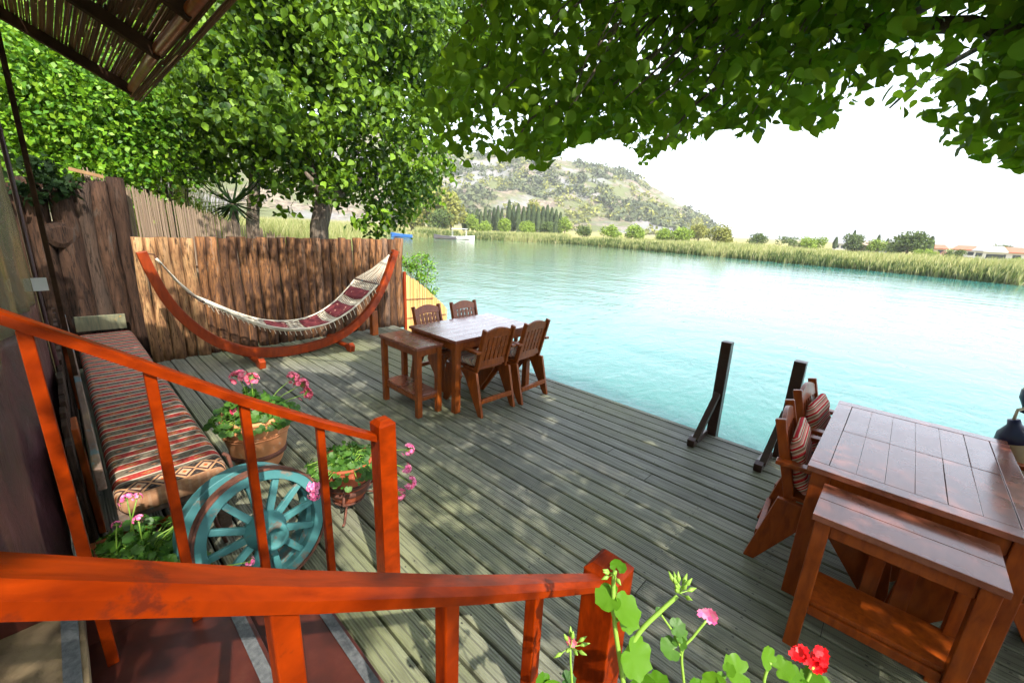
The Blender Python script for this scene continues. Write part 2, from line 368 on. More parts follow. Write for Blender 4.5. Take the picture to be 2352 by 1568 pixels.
def hnoise(X, Y, s, seed=0):
    out = np.zeros(X.shape)
    f = X.ravel(); g = Y.ravel()
    out = np.array([noise.fractal(Vector((a * s, b * s, seed)), 1.0, 2.1, 5) for a, b in zip(f, g)])
    return out.reshape(X.shape)
def ground_h(X, Y):
    sd = river_sd(X, Y); R = np.hypot(X, Y)
    A = np.degrees(np.arctan2(X * r0.x + Y * r0.y, X * f0.x + Y * f0.y))
    base = np.where(sd < 0, -2.4 + np.exp(np.minimum(sd, 0)) * 1.3, -.95 + .75 * (1 - np.exp(-np.maximum(sd, 0) / 1.5)))
    base = np.where(sd > 0, base + hnoise(X, Y, .15) * .06, base)
    nearland = (A < -36)
    Ra = np.interp(A, [-62, -50, -44, -38], [13, 16, 40, 230]); Rb = np.interp(A, [-62, -50, -44, -38, 24], [42, 60, 120, 420, 520])
    el = np.interp(A, SA, SE); t = np.clip((R - Ra) / (Rb - Ra), 0, 1)
    top = np.maximum(Rb * np.tan(np.radians(el)) + 1.8, 0) * (el > -.3)
    amp = np.clip(top / 50, 0, 1)
    h = top * (t * t * (3 - 2 * t)) ** .92
    m = (t > 0) & (top > 0)
    nz = hnoise(X, Y, .012, 3) * 9 + hnoise(X, Y, .05, 7) * 3.2
    nz2 = nz * amp * np.clip(t * 3, 0, 1) * np.where(t >= .93, .25, 1) * np.clip((30 - A) / 8, 0, 1)
    back = np.clip((R - Rb) / 250, 0, 1)
    back_h = np.where(A > -38, 1 - back * .9, 1)
    h = np.where(m & (sd > 0), (h + nz2) * back_h, 0)
    # faint far range to the right
    fr = np.exp(-((R - 3600) / 900) ** 2) * np.interp(A, [26, 34, 40, 46, 52, 60], [0, 12, 60, 115, 100, 160])
    return base + np.maximum(h, 0) + np.where(R > 1200, fr, 0)
angs = np.radians(np.concatenate([np.arange(-180, -75, 5), np.arange(-75, -20, 1.2), np.arange(-20, 56, .45), np.arange(56, 180, 5)]))
rads = np.concatenate([[1.5, 4], np.arange(6, 20, 1.5), np.arange(20, 90, 2.2), np.arange(90, 210, 8), np.arange(210, 560, 6), np.array([600, 700, 850, 1100, 1500, 2000, 2500, 3000, 3300, 3600, 4200, 5500, 9000])])
AA, RR = np.meshgrid(angs, rads); GX = RR * (np.cos(AA) * f0.x + np.sin(AA) * r0.x); GY = RR * (np.cos(AA) * f0.y + np.sin(AA) * r0.y)
GH = ground_h(GX, GY); na = len(angs); nr = len(rads)
V = np.stack([GX.ravel(), GY.ravel(), GH.ravel()], 1); i = np.arange(nr - 1)[:, None]; j = np.arange(na)[None]
Fq = np.stack([(i * na + j), ((i + 1) * na + j), ((i + 1) * na + (j + 1) % na), (i * na + (j + 1) % na)], -1).reshape(-1, 4)[:, ::-1]
V = np.vstack([V, [[0, 0, -1.0]]]); nV = len(V) - 1
def ground_mat():
    m = MT('dry_hillside_ground', rough=.95, spec=.1); x, y, z = m.xyz()
    n = m.noise(.045, 9, (1, 1, 1), .68); n2 = m.noise(.25, 8, (1, 1, 2), .7); n3 = m.noise(.014, 5)
    rock = m.ramp(n2, [(.3, (.07, .06, .05)), (.47, (.16, .13, .095)), (.6, (.30, .24, .17)), (.75, (.17, .15, .14))])
    green = m.ramp(n, [(.35, (.07, .09, .035)), (.6, (.13, .145, .06))])
    c = m.mix(m.ramp(n, [(.44, (0, 0, 0)), (.54, (1, 1, 1))]), rock, green)
    c = m.mix(m.ramp(n3, [(.54, (0, 0, 0)), (.60, (.75, .75, .75))]), c, (.22, .22, .22))
    low = m.ramp((z * .08 + .5), [(.5, (1, 1, 1)), (.62, (0, 0, 0))])
    c = m.mix(low, c, m.ramp(n2, [(.3, (.22, .21, .07)), (.7, (.36, .32, .13))]))
    m.base(c); m.bump(n2, .8, 1.2); return m.m
tag(mesh_obj('ground', V, Fq, ground_mat()), 'dry rocky hillside and flat river banks', kind='structure')

# water
m = MT('turquoise_river_water', (.02, .2, .18), .05, .75, IOR=1.38); x, y, z = m.xyz()
d1 = m.noise(2.6, 4, (1.0, .55, 1), .55, .6); d2 = m.noise(.55, 3, (.55, 1.0, 1), .5, .3); d3 = m.noise(9, 2, (1, .6, 1)); d4 = m.noise(.05, 3, (1, .4, 1))
m.bump(d1 * .55 + d2 * 1.1 + d3 * .14, .34, .12)
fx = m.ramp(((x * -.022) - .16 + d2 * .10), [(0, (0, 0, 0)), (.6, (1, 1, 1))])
m.base(m.mix(fx * .9, m.mix(d4, (.024, .138, .118), (.038, .185, .160)), (.095, .140, .055)))  # olive towards the left bank: the hill's reflection put into the colour
m.rough(d4 * .10 + .05)
m.p.subsurface_method = 'BURLEY'; m.p.inputs['Subsurface Weight'].default_value = 1.0; m.p.inputs['Subsurface Radius'].default_value = (.6, 1.2, 1.2); m.p.inputs['Subsurface Scale'].default_value = 1.0
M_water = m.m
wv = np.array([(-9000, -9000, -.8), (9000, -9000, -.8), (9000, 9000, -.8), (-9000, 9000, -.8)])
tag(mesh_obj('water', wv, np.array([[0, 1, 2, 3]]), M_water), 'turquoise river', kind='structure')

# deck
DX0, DX1, DY0, DY1 = -6.75, 9.5, .0, 3.92
b = MB(); pitch = .142; y = DY1 - .03; row = 0
def slab(b, x0, x1, y0, y1, z0, z1, c=.006):
    p = [(y0, z0), (y0, z1 - c), (y0 + c, z1), (y1 - c, z1), (y1, z1 - c), (y1, z0)]
    b.prism([(x0, q[0], q[1]) for q in p], (x1 - x0, 0, 0))
while y - pitch > DY0 - 1.2:
    x = DX0 - rnd.uniform(0, 2.5)
    while x < DX1:
        L = rnd.choice([2.4, 3.0, 3.6]); dz = rnd.uniform(-.0015, .0015)
        xa, xb = max(x, DX0), min(x + L, DX1)
        if xb - xa > .05 and not (y < .5 and xa < -1.0 and xb < -.2 and False):
            slab(b, xa + .002, xb - .002, y - pitch + .0065, y - .0065, -.032, 0 + dz)
        x += L
    y -= pitch
b.beam((DX0, DY1 - .015, -.02), (DX1, DY1 - .015, -.02), .05, .05)
deck = tag(b.build('deck', M_deck), 'weathered green grey plank deck above the river', kind='structure')
b = MB()
for k in range(12): b.box(DX0 + .3 + k * 1.4, DX0 + .38 + k * 1.4, -1.1, 3.86, -.16, -.036)
for k in range(6):
    for yy in (.3, 3.7): b.tube([(DX0 + .6 + k * 2.8, yy, -2.3), (DX0 + .6 + k * 2.8, yy, -.165)], .09, 10)
b.box(DX0, DX1, -1.15, DY1 - .05, -.60, -.17)
tag(b.build('deck_frame', M_under), 'dark joists and piles under the deck', kind='structure')

# terrace the photographer stands on (just outside the frame)
b = MB(); b.box(-.315, 3.2, -3.5, .62, -.05, .50); b.box(-1.9, -.34, -3.5, -.81, -.05, .66)
tag(b.build('stone_terrace', M_stone, bevel=.01), 'low stone terrace above the deck', 'terrace')

# stairs
st = empty('staircase', (-1.05, .3, 0), 'dark red painted wooden steps with grey anti-slip strips', 'stairs')
NOSE = [.57, .28, -.13, -.42]
for k, yn in enumerate(NOSE):
    z1 = .17 * (k + 1); y0 = NOSE[k + 1] - .03 if k + 1 < len(NOSE) else -.8
    t = MB(); t.box(-1.80, -.36, y0, yn, z1 - .035, z1); to = t.build('tread', M_step if k < 2 else M_stone, st, bevel=.004)
    t = MB(); t.box(-1.75, -.40, yn - .052, yn - .014, z1 + .002, z1 + .006); t.build('anti_slip_strip', M_strip, to)
    t = MB(); t.box(-1.78, -.38, yn - .05, yn - .03, z1 - .17 + .001, z1 - .037); t.build('riser', M_step, st)
for sx, nm in ((-1.81, 0), (-.35, 1)):
    t = MB(); t.prism([(sx - .02, -.42, 0.0), (sx - .02, .60, 0.0), (sx - .02, .60, .12), (sx - .02, -.30, .72), (sx - .02, -.42, .72)], (.04, 0, 0)); t.build('stringer', M_step, st, bevel=.003)
# railings
def railing(xr, label, rails, bal_y, zb):
    root = empty('stair_railing', (xr, .93, 0), label, 'railing', 'red railings on both sides of the steps')
    # newel
    n = MB(); s = .044 if xr < -1 else .052; top = .90
    n.box(xr - s, xr + s, .93 - s, .93 + s, .0, top - .02)
    o = n.build('newel_post', M_rail, root, bevel=.004)
    n = MB(); n.hexa([(xr - s, .93 - s, top - .02), (xr + s, .93 - s, top - .02), (xr + s, .93 + s, top - .02), (xr - s, .93 + s, top - .02),
                      (xr - s + .018, .93 - s + .018, top), (xr + s - .018, .93 - s + .018, top), (xr + s - .018, .93 + s - .018, top), (xr - s + .018, .93 + s - .018, top)])
    n.build('post_cap', M_rail, root)
    h = MB(); hw, hh, c = (.031, .0185, .008) if xr < -1 else (.029, .0150, .0115)   # chamfered handrail swept along its slightly curved path
    prof = [(-hw, -hh), (hw, -hh), (hw, hh - c), (hw - c, hh), (-hw + c, hh), (-hw, hh - c)]
    vs = []; n_ = len(prof)
    for (yy, z_) in rails: vs += [(xr + px_, yy, z_ + pz_) for px_, pz_ in prof]
    fs = [(i * n_ + k, i * n_ + (k + 1) % n_, (i + 1) * n_ + (k + 1) % n_, (i + 1) * n_ + k) for i in range(len(rails) - 1) for k in range(n_)]
    fs += [tuple(range(n_))[::-1], tuple(range((len(rails) - 1) * n_, len(rails) * n_))]
    h.add(vs, [f[::-1] for f in fs]); h.build('handrail', M_rail, root)
    ys = [p[0] for p in rails][::-1]; zs = [p[1] for p in rails][::-1]
    for yb in bal_y:
        zt = float(np.interp(yb, ys, zs)) - hh + .004; s2 = .0150
        kk = sum(1 for q in NOSE if q >= yb) ; z0 = .17 * kk
        t = MB(); t.box(xr - s2, xr + s2, yb - s2, yb + s2, z0, zt); t.build('baluster', M_rail, root, bevel=.003)
    return root
railing(-.44, 'red railing nearest the camera, its thick handrail sweeping across the bottom of the view',
        [(.88, .867), (.66, 1.015), (.40, 1.190), (.14, 1.375), (-.08, 1.541), (-.35, 1.72), (-.8, 2.04)], [.59, .35, .11, -.115, -.4], 0)
railing(-1.66, 'farther red railing of the steps with the wagon wheel and bench behind it',
        [(.88, .825), (.64, .975), (.38, 1.150), (.14, 1.330), (-.12, 1.522), (-.4, 1.72), (-.9, 2.06)], [.64, .38, .14, -.09, -.33], 0)
# ================================================================ FENCES, AWNING, CURTAIN
def log(b, x, y, z0, z1, r, lean=(0, 0), flat=1.0):
    n = 12; K = 9; pts = []; rad = []
    ph = rnd.uniform(0, 9)
    for k in range(K):
        t = k / (K - 1)
        pts.append((x + lean[0] * t + .010 * math.sin(ph + t * 5), y + lean[1] * t + .010 * math.sin(ph * 1.7 + t * 6), z0 + (z1 - z0) * t))
        rad.append(r * (1.04 - .08 * t + .06 * math.sin(ph * 2.3 + t * 7)))
    b.tube(pts, rad, n, True, .06)
def log_fence(x, spans, label, name='log_fence', mat=None):
    root = empty(name, (x, spans[0][0], 0), label, 'fence')
    for (y, r, z1, ln) in spans:
        b = MB(); log(b, x + rnd.uniform(-.012, .012), y, -.05, z1, r, (rnd.uniform(-.012, .012), ln)); b.build('log', mat or (M_log3 if y < 1.15 and rnd.random() < .85 else M_log), root, (x, y, 0), smooth=True)
    return root
y = .60; sp = []
while y < 4.06:
    r = rnd.choice([rnd.uniform(.050, .062), rnd.uniform(.062, .078)]); sp.append((y + r, r * 1.0, 1.50 + rnd.uniform(-.012, .014), rnd.uniform(-.006, .006))); y += 2 * r * .985
sp[-1] = (sp[-1][0], .078, 1.52, 0)
log_fence(-6.55, sp, 'low fence of upright split logs behind the hammock')
y = -.55; sp = []
while y < .56:
    r = rnd.uniform(.085, .11) if y < .1 else rnd.uniform(.07, .085); sp.append((y + r, r * 1.10, 2.06 + .11 * (y) + rnd.uniform(-.03, .03), rnd.uniform(-.01, .02))); y += 2 * r * .98
log_fence(-6.80, sp, 'tall wall of thick dark logs behind the far end of the bench', mat=M_log2)
# knot stump on tall wall
b = MB(); b.tube([(-6.78, .07, 1.5), (-6.70, .075, 1.50), (-6.675, .08, 1.50)], [.15, .13, .085], 16, True, .06)
pass
tag(b.build('knot_burl', M_log2, smooth=False), 'round knotted burl on the thick logs', 'burl')
# reed screen
root = empty('reed_screen', (-7.05, .3, -.2), 'sloping screen of thin dry reeds behind the log fence', 'screen')
b = MB(); y = .36
while y < 4.0:
    z1 = float(np.interp(y, [.3, .75, 1.36, 1.9, 2.46, 3.0, 4.0], [2.26, 2.07, 1.85, 1.67, 1.50, 1.40, 1.3])) + rnd.uniform(-.05, .02); r = rnd.uniform(.004, .008)
    for q in range(2):
        xx = -7.03 - .014 * q + rnd.uniform(-.006, .006); yy = y + rnd.uniform(-.006, .006); dl = rnd.uniform(-.03, .03)
        b.beam((xx, yy, -.2), (xx, yy + dl, z1 - .03 * q), r * 2, r * 2, (1, 0, 0), r * 1.2, r * 1.2)
    y += .0115
b.build('reeds', M_reedm, root)
b = MB()
for z_ in (.5, 1.1): b.beam((-7.01, .35, z_), (-7.01, 3.95, z_), .014, .01)
b.build('wire', M_rust, root)
b = MB(); b.beam((-6.95, .25, 2.20), (-6.95, .52, 2.14), .05, .035); b.build('top_batten', M_logend, root)
# wattle cane screen at the water's edge
root = empty('cane_screen', (-6.50, 4.25, -.9), 'sunlit orange cane screen dropping down to the water beside the fence', 'screen')
b = MB(); y = 4.19
while y < 5.12:
    z1 = float(np.interp(y, [4.1, 4.4, 4.7, 5.15], [.93, .80, .56, .17])) + rnd.uniform(-.02, .01)
    b.beam((-6.5 + rnd.uniform(-.005, .005), y, -1.0), (-6.5 + rnd.uniform(-.005, .005), y + rnd.uniform(-.01, .01), z1), .012, .012, (1, 0, 0)); y += .0105
b.build('canes', M_reedo, root)
b = MB(); b.beam((-6.47, 4.16, -1.0), (-6.47, 4.16, .95), .045, .05, (1, 0, 0)); b.build('edge_post', M_ham, root, bevel=.003)
b = MB()
for z_ in (.1, .45): b.beam((-6.485, 4.2, z_), (-6.485, 5.1 if z_ < .2 else 4.8, z_ - .03), .012, .01)
b.build('binding_wire', M_rust, root)
# stub post by the hammock end
b = MB(); b.box(-6.18, -6.08, 3.30, 3.40, 0, .40)
tag(b.build('stub_post', M_furn, bevel=.006), 'short square brown post standing on the deck by the fence end', 'post')

# reed awning, rising away from the water
AW_X0, AW_X1, AW_Y1, AW_Z1, SL = -4.21, -1.55, .555, 2.62, .52
def aw_z(y): return AW_Z1 + (AW_Y1 - y) * SL
root = empty('reed_awning', (AW_X0, AW_Y1, AW_Z1), 'brown reed mat awning on dark rafters over the bench', 'awning')
for x in (AW_X0 + .02, -3.12, -2.40, -1.75):
    b = MB(); b.beam((x, AW_Y1, aw_z(AW_Y1) - .03), (x, -2.0, aw_z(-2.0) - .03), .045, .06); b.build('rafter', M_beam, root, bevel=.003)
b = MB(); b.tube([(AW_X0 - .03, AW_Y1 - .01, AW_Z1 - .02), (-3.3, AW_Y1 - .015, AW_Z1 - .012), (-2.4, AW_Y1 - .01, AW_Z1 - .02), (AW_X1, AW_Y1 - .01, AW_Z1 - .02)], [.024, .028, .025, .026], 10, True, .03)
b.build('edge_beam', M_furn, root, smooth=True)
b = MB(); yy = AW_Y1 + .05
while yy > -2.1:
    x = AW_X0 - .10 - rnd.uniform(0, .06)
    while x < AW_X1:
        L = rnd.uniform(.5, 1.5); xe = min(x + L, AW_X1 + rnd.uniform(0, .1)); z_ = aw_z(yy) + .012
        sag = -.05 if yy > AW_Y1 else 0
        if rnd.random() > .085:
            b.beam((x, yy + rnd.uniform(-.003, .003), z_ + rnd.uniform(-.004, .006) + sag), (xe, yy + rnd.uniform(-.004, .004), z_ + rnd.uniform(-.004, .006) + sag), .0075, .006)
        x = xe + rnd.uniform(.0, .02)
    yy -= .0071
b.build('reed_mat', M_reedd, root)
b = MB(); b.beam((-4.25, -.05, .0), (-4.25, -.02, aw_z(0) - .05), .028, .028, (1, 0, 0)); b.build('post', M_beam, root, bevel=.004)

# roll-down plastic curtain behind the bench
m = MT('clear_wrinkled_plastic', (.20, .17, .12), .18, .5); n = m.noise(5, 5, (1, 1, .5), .6, 1.5); m.bump(n, .6, .02)
tr = m.t.nodes.new('ShaderNodeBsdfTransparent'); tr.inputs[0].default_value = (.75, .80, .62, 1); mx = m.t.nodes.new('ShaderNodeMixShader')
m.t.links.new(m.ramp(n, [(.35, (.35, .35, .35)), (.7, (.75, .75, .75))]).s, mx.inputs[0]); m.t.links.new(tr.outputs[0], mx.inputs[1]); m.t.links.new(m.p.outputs[0], mx.inputs[2]); m.t.links.new(mx.outputs[0], m.out.inputs[0])
M_clear = m.m
m = MT('dark_plum_vinyl', rough=.38); n = m.noise(4, 6, (1, 1, .4), .65, 2); m.base(m.ramp(n, [(.3, (.030, .012, .014)), (.6, (.085, .030, .034)), (.78, (.20, .12, .12))])); m.bump(n, .8, .02); M_plum = m.m
def sheet(y0f, x0, x1, z0, z1, nx=44, nz=24, ph=0):
    vs = []
    for i in range(nx + 1):
        for k in range(nz + 1):
            x = x0 + (x1 - x0) * i / nx; z_ = z0 + (z1 - z0) * k / nz
            wv_ = .018 * math.sin(x * 9 + ph + z_ * 2) + .012 * math.sin(x * 21 + z_ * 5 + ph) + .01 * noise.noise(Vector((x * 4, z_ * 4, ph)))
            vs.append((x, y0f(x) + wv_, z_))
    fs = [(i * (nz + 1) + k, (i + 1) * (nz + 1) + k, (i + 1) * (nz + 1) + k + 1, i * (nz + 1) + k + 1) for i in range(nx) for k in range(nz)]
    o = MB().add(vs, fs); return o
cy = lambda x: float(np.interp(x, [-4.6, -4.2, -1.2], [-.13, -.14, -.30]))
root = empty('plastic_curtain', (-3, -.2, 0), 'wrinkled roll-down curtain of clear and plum plastic behind the bench', 'curtain')
def curt(name, mat, z0, z1, ph):
    o = sheet(cy, -4.22, -1.9, z0, z1, ph=ph).build(name, mat, root, smooth=True); s_ = o.modifiers.new('thick', 'SOLIDIFY'); s_.thickness = .002; return o
curt('clear_window', M_clear, 1.22, 2.62, 1.3); curt('plum_panel', M_plum, .05, 1.22, 1.3)
b = MB(); b.tube([(-4.225, cy(-4.2) + .018, .1), (-4.225, cy(-4.2) + .02, 1.2), (-4.225, cy(-4.2) + .03, 2.0), (-4.225, cy(-4.2) + .03, 2.66)], .013, 8); b.build('hem', M_plum, root, smooth=True)
p = PX(92, 655, -3.9); b = MB(); b.box(-3.905, -3.900, p.y - .033, p.y + .033, p.z - .035, p.z + .045)
tag(b.build('white_tag', MT('white_plastic_label', (.65, .65, .68), .5).m), 'small white tag fixed on the plastic curtain', 'tag')

root = empty('plank_fence', (-4.5, -.10, 0), 'low fence of dark rough planks between the bench and the plastic curtain', 'fence')
x = -6.55
while x < -2.75:
    wd_ = rnd.uniform(.10, .17); b = MB(); b.box(x + .003, x + wd_ - .003, -.120, -.098 + rnd.uniform(0, .006), 0, .74 + rnd.uniform(-.05, .05)); b.build('plank', M_log2, root, (x, -.1, 0), bevel=.004); x += wd_
# ================================================================ BENCH
root = empty('long_bench', (-4.57, .24, 0), 'long wooden bench along the left wall under the kilim cushion', 'bench')
b = MB(); b.box(-6.55, -2.62, .0, .46, .27, .32); b.build('seat', M_oldw, root, bevel=.005)
for k in range(5):
    xx = -6.4 + k * .93
    for yy in (.04, .40): b = MB(); b.box(xx, xx + .07, yy, yy + .06, 0, .268); b.build('leg', M_oldw, root, bevel=.004)
b = MB(); b.beam((-6.5, -.05, .62), (-2.66, -.03, .52), .035, .12); b.build('backrest', M_oldw, root, bevel=.006)
b = MB(); b.beam((-3.15, -.075, .0), (-3.15, -.085, .66), .20, .03, (0, 1, 0)); b.build('back_support', M_furn2, root, bevel=.004)
b = MB(); b.beam((-5.4, -.075, .0), (-5.4, -.085, .66), .20, .03, (0, 1, 0)); b.build('back_support', M_furn2, root, bevel=.004)
# cushion
nx, L0, L1, W0, W1, Z0, Z1 = 80, -6.56, -2.56, .0, .475, .325, .435
cs = []
for t in np.linspace(0, 1, 41):      # cross-section, rounded box
    pass
def rbox(w, h, r, n=5):
    P = []
    for cx, cz, a0 in ((w / 2 - r, h / 2 - r, 0), (-w / 2 + r, h / 2 - r, 90), (-w / 2 + r, -h / 2 + r, 180), (w / 2 - r, -h / 2 + r, 270)):
        for k in range(n + 1):
            a = R_(a0 + 90 * k / n); P.append((cx + r * math.cos(a), cz + r * math.sin(a)))
    return P
vs = []; n_ = len(rbox(1, 1, .1))
for i in range(nx + 1):
    t = i / nx; x = L0 + (L1 - L0) * t; e = min(1, min(t, 1 - t) * nx / 2.2); e = .80 + .20 * math.sqrt(1 - (1 - e) ** 2)
    for (a, h) in rbox((W1 - W0), (Z1 - Z0), .045):
        puff = .012 * noise.noise(Vector((x * 1.6, a * 3, 2)))
        vs.append((x, (W0 + W1) / 2 + a * (e * .5 + .5), (Z0 + Z1) / 2 + h * e + (puff if h > 0 else 0)))
fs = [(i * n_ + k, i * n_ + (k + 1) % n_, (i + 1) * n_ + (k + 1) % n_, (i + 1) * n_ + k) for i in range(nx) for k in range(n_)] + [tuple(range(n_))[::-1], tuple(range(nx * n_, nx * n_ + n_))]
cu = mesh_obj('bench_cushion', vs, [f[::-1] for f in fs], M_kilim, None, (-4.57, .24, .39), True)
tag(cu, 'long kilim cushion with red and dark diamond stripes lying on the bench', 'cushion')
# old board behind the bench end
b = MB(); b.beam((-6.60, .02, .54), (-6.60, .44, .53), .03, .17, (0, 0, 1)); tag(b.build('old_board', wood('faded_green_yellow_board', (.12, .14, .10), (.32, .29, .17), .75, (1, 9, 1), 5, 0, .3, worn=(.40, .24, .06), wf=.6), bevel=.005), 'old greenish board upright against the logs at the far end of the bench', 'board')
# ================================================================ TABLES AND CHAIRS
def table(x0, x1, y0, y1, h, name, label, cat, mat, leg=.065, shelf=None, group=None, planks=5, inset=.02, frame=False):
    cx, cy_ = (x0 + x1) / 2, (y0 + y1) / 2
    root = empty(name, (cx, cy_, 0), label, cat, group)
    b = MB(); th = .028; e = .075
    if frame:      # framed top with two rows of panels
        b.box(x0, x1, y0, y0 + e, h - th, h); b.box(x0, x1, y1 - e, y1, h - th, h)
        b.box(x0, x0 + e, y0 + e + .0015, y1 - e - .0015, h - th, h); b.box(x1 - e, x1, y0 + e + .0015, y1 - e - .0015, h - th, h)
        ym = cy_ + .02
        for (a, c) in ((y0 + e + .003, ym - .0015), (ym + .0015, y1 - e - .003)):
            nP = planks; xx = x0 + e + .002; ln = (x1 - x0 - 2 * e - .004) / nP
            for k in range(nP): g_ = rnd.choice([.0004, .0004, .0018]); b.box(xx + k * ln + g_, xx + (k + 1) * ln - .0004, a, c, h - th, h - .0008 - rnd.uniform(0, .0008))
        b.box(x0 + e, x1 - e, y0 + e, y1 - e, h - th - .006, h - th - .001)
    else:
        wd = (x1 - x0) / planks
        if (x1 - x0) < (y1 - y0):
            for k in range(planks): b.box(x0 + k * wd + .0007, x0 + (k + 1) * wd - .0007, y0, y1, h - th, h - rnd.uniform(0, .0006))
        else:
            wd = (y1 - y0) / planks
            for k in range(planks): b.box(x0, x1, y0 + k * wd + .0007, y0 + (k + 1) * wd - .0007, h - th, h - rnd.uniform(0, .0006))
    b.build('table_top', M_top, root, bevel=.002)
    i = inset
    for lx in (x0 + i, x1 - i - leg):
        for ly in (y0 + i, y1 - i - leg): b = MB(); b.box(lx, lx + leg, ly, ly + leg, 0, h - th - .001); b.build('leg', mat, root, bevel=.004)
    b = MB(); a = i + .012; hh = .085 if h > .72 else .065
    b.box(x0 + i + leg + .001, x1 - i - leg - .001, y0 + a, y0 + a + .022, h - th - hh, h - th - .002); b.box(x0 + i + leg + .001, x1 - i - leg - .001, y1 - a - .022, y1 - a, h - th - hh, h - th - .002)
    b.box(x0 + a, x0 + a + .022, y0 + i + leg + .001, y1 - i - leg - .001, h - th - hh, h - th - .002); b.box(x1 - a - .022, x1 - a, y0 + i + leg + .001, y1 - i - leg - .001, h - th - hh, h - th - .002)
    b.build('apron', mat, root, bevel=.003)
    if shelf:
        b = MB(); b.box(x0 + i + .012, x1 - i - .012, y0 + i + leg * .55, y1 - i - leg * .55, shelf, shelf + .022); 
        b.build('shelf', M_top if mat is M_furn else mat, root, bevel=.003)
        b = MB()
        for xx in (x0 + i + leg * .3, x1 - i - leg * .3 - .025): b.box(xx, xx + .025, y0 + i + leg + .001, y1 - i - leg - .001, shelf - .042, shelf - .002)
        b.box(x0 + i + leg + .001, x1 - i - leg - .001, y0 + i + .02, y0 + i + .045, shelf - .045, shelf - .003)
        b.build('stretcher', mat, root, bevel=.003)
    return root
T = table(-3.69, -2.92, 2.41, 3.55, .75, 'dining_table', 'dining table at the far corner of the deck, by the hammock', 'table', M_furn, planks=6)
T2 = table(-.155, .615, 2.33, 3.52, .75, 'dining_table', 'large near dining table with a cracked panelled top reflecting the sky', 'table', M_furn2, leg=.075, frame=True, planks=6)
b = MB()      # end trestle frame under the near table
b.box(-.06, .53, 2.375, 2.40, .10, .15); b.box(-.06, .53, 2.375, 2.40, .44, .50); b.box(.15, .21, 2.378, 2.398, .151, .439); b.box(.26, .32, 2.378, 2.398, .151, .439)
b.build('end_frame', M_furn2, T2, bevel=.003)
b = MB(); b.box(-.09, -.06, 2.43, 3.42, .10, .15); b.box(.52, .55, 2.43, 3.42, .10, .15); b.build('stretcher', M_furn2, T2, bevel=.003)
# wear cracks in the near table top
b = MB()
for (cx_, y0_, y1_) in ():
    pass
table(-3.74, -3.08, 2.09, 2.395, .70, 'side_table', 'small side table with a low shelf pushed against the far dining table', 'side table', M_furn, leg=.052, shelf=.20, group=None, planks=3, inset=.012)
S2 = table(-.075, .485, 2.00, 2.318, .695, 'side_table', 'small side table with a low shelf pushed against the near dining table', 'side table', M_furn2, leg=.055, shelf=.24, planks=2, inset=.012)

def make_chair(mat):
    root = empty('garden_chair', (0, 0, 0))
    hw = .215
    for s in (-1, 1):
        y0 = s * hw - .015
        b = MB(); b.prism([(-.255, y0, .43), (-.355, y0, 0), (-.300, y0, 0), (-.09, y0, .35), (.0, y0, .43)], (0, .03, 0)); b.build('leg', mat, root, bevel=.004)
        b = MB(); b.prism([(.005, y0, .43), (-.02, y0, .33), (.225, y0, 0), (.285, y0, 0), (.235, y0, .43)], (0, .03, 0)); b.build('leg', mat, root, bevel=.004)
        b = MB(); yi = s * (hw - .032)
        b.beam((-.205, yi, .43), (-.325, yi, .865), .028, .05, (1, 0, 0)); b.build('back_post', mat, root, bevel=.005)
        b = MB(); ya = s * (hw + .012)
        b.prism([(-.30, ya - .028, .655), (-.30, ya - .028, .632), (.20, ya - .028, .637), (.225, ya - .028, .66), (.18, ya - .028, .668)], (0, .056, 0)); b.build('armrest', mat, root, bevel=.004)
        b = MB(); b.beam((.14, s * hw, .431), (.14, s * hw, .634), .045, .026, (0, 1, 0)); b.build('arm_support', mat, root, bevel=.003)
    b = MB()
    for k in range(5): b.box(-.20 + k * .088, -.20 + k * .088 + .074, -.198, .198, .433, .452)
    b.box(.205, .228, -.198, .198, .385, .431); b.build('seat', mat, root, bevel=.003)
    # arched top rail, slats, lower rail: in the plane of the reclined back
    bx = lambda z: -.205 - (z - .43) * .13 / .495
    def P(y, z, o=0): return (bx(z) + o, y, z)
    b = MB(); n = 10; pts = []
    for k in range(n + 1):
        yy = -.167 + .334 * k / n; pts.append(P(yy, (.828) + .042 * math.cos((yy / .167) * math.pi / 2), -.011))
    for k in range(n + 1):
        yy = .167 - .334 * k / n; pts.append(P(yy, .762 + .012 * math.cos((yy / .167) * math.pi / 2), -.011))
    b.prism(pts, (.022, 0, .006)); b.build('top_rail', mat, root, bevel=.003)
    b = MB(); b.beam(P(-.167, .50), P(.167, .50), .02, .065, (0, 0, 1)); b.build('lower_rail', mat, root, bevel=.003)
    for k in range(6):
        yy = -.138 + k * .0552; b = MB(); pl = []; w_ = .0175
        zs_ = np.linspace(.534, .772, 9)
        for j, z_ in enumerate(zs_): pl.append(P(yy - w_ - (.0055 if j % 2 else 0), z_, -.007))
        for j, z_ in reversed(list(enumerate(zs_))): pl.append(P(yy + w_ + (.0055 if j % 2 else 0), z_, -.007))
        b.prism(pl, (.014, 0, 0)); b.build('slat', mat, root)
    b = MB(); b.box(-.325, -.295, -hw + .017, hw - .017, .13, .175); b.build('stretcher', mat, root, bevel=.003)
    return root
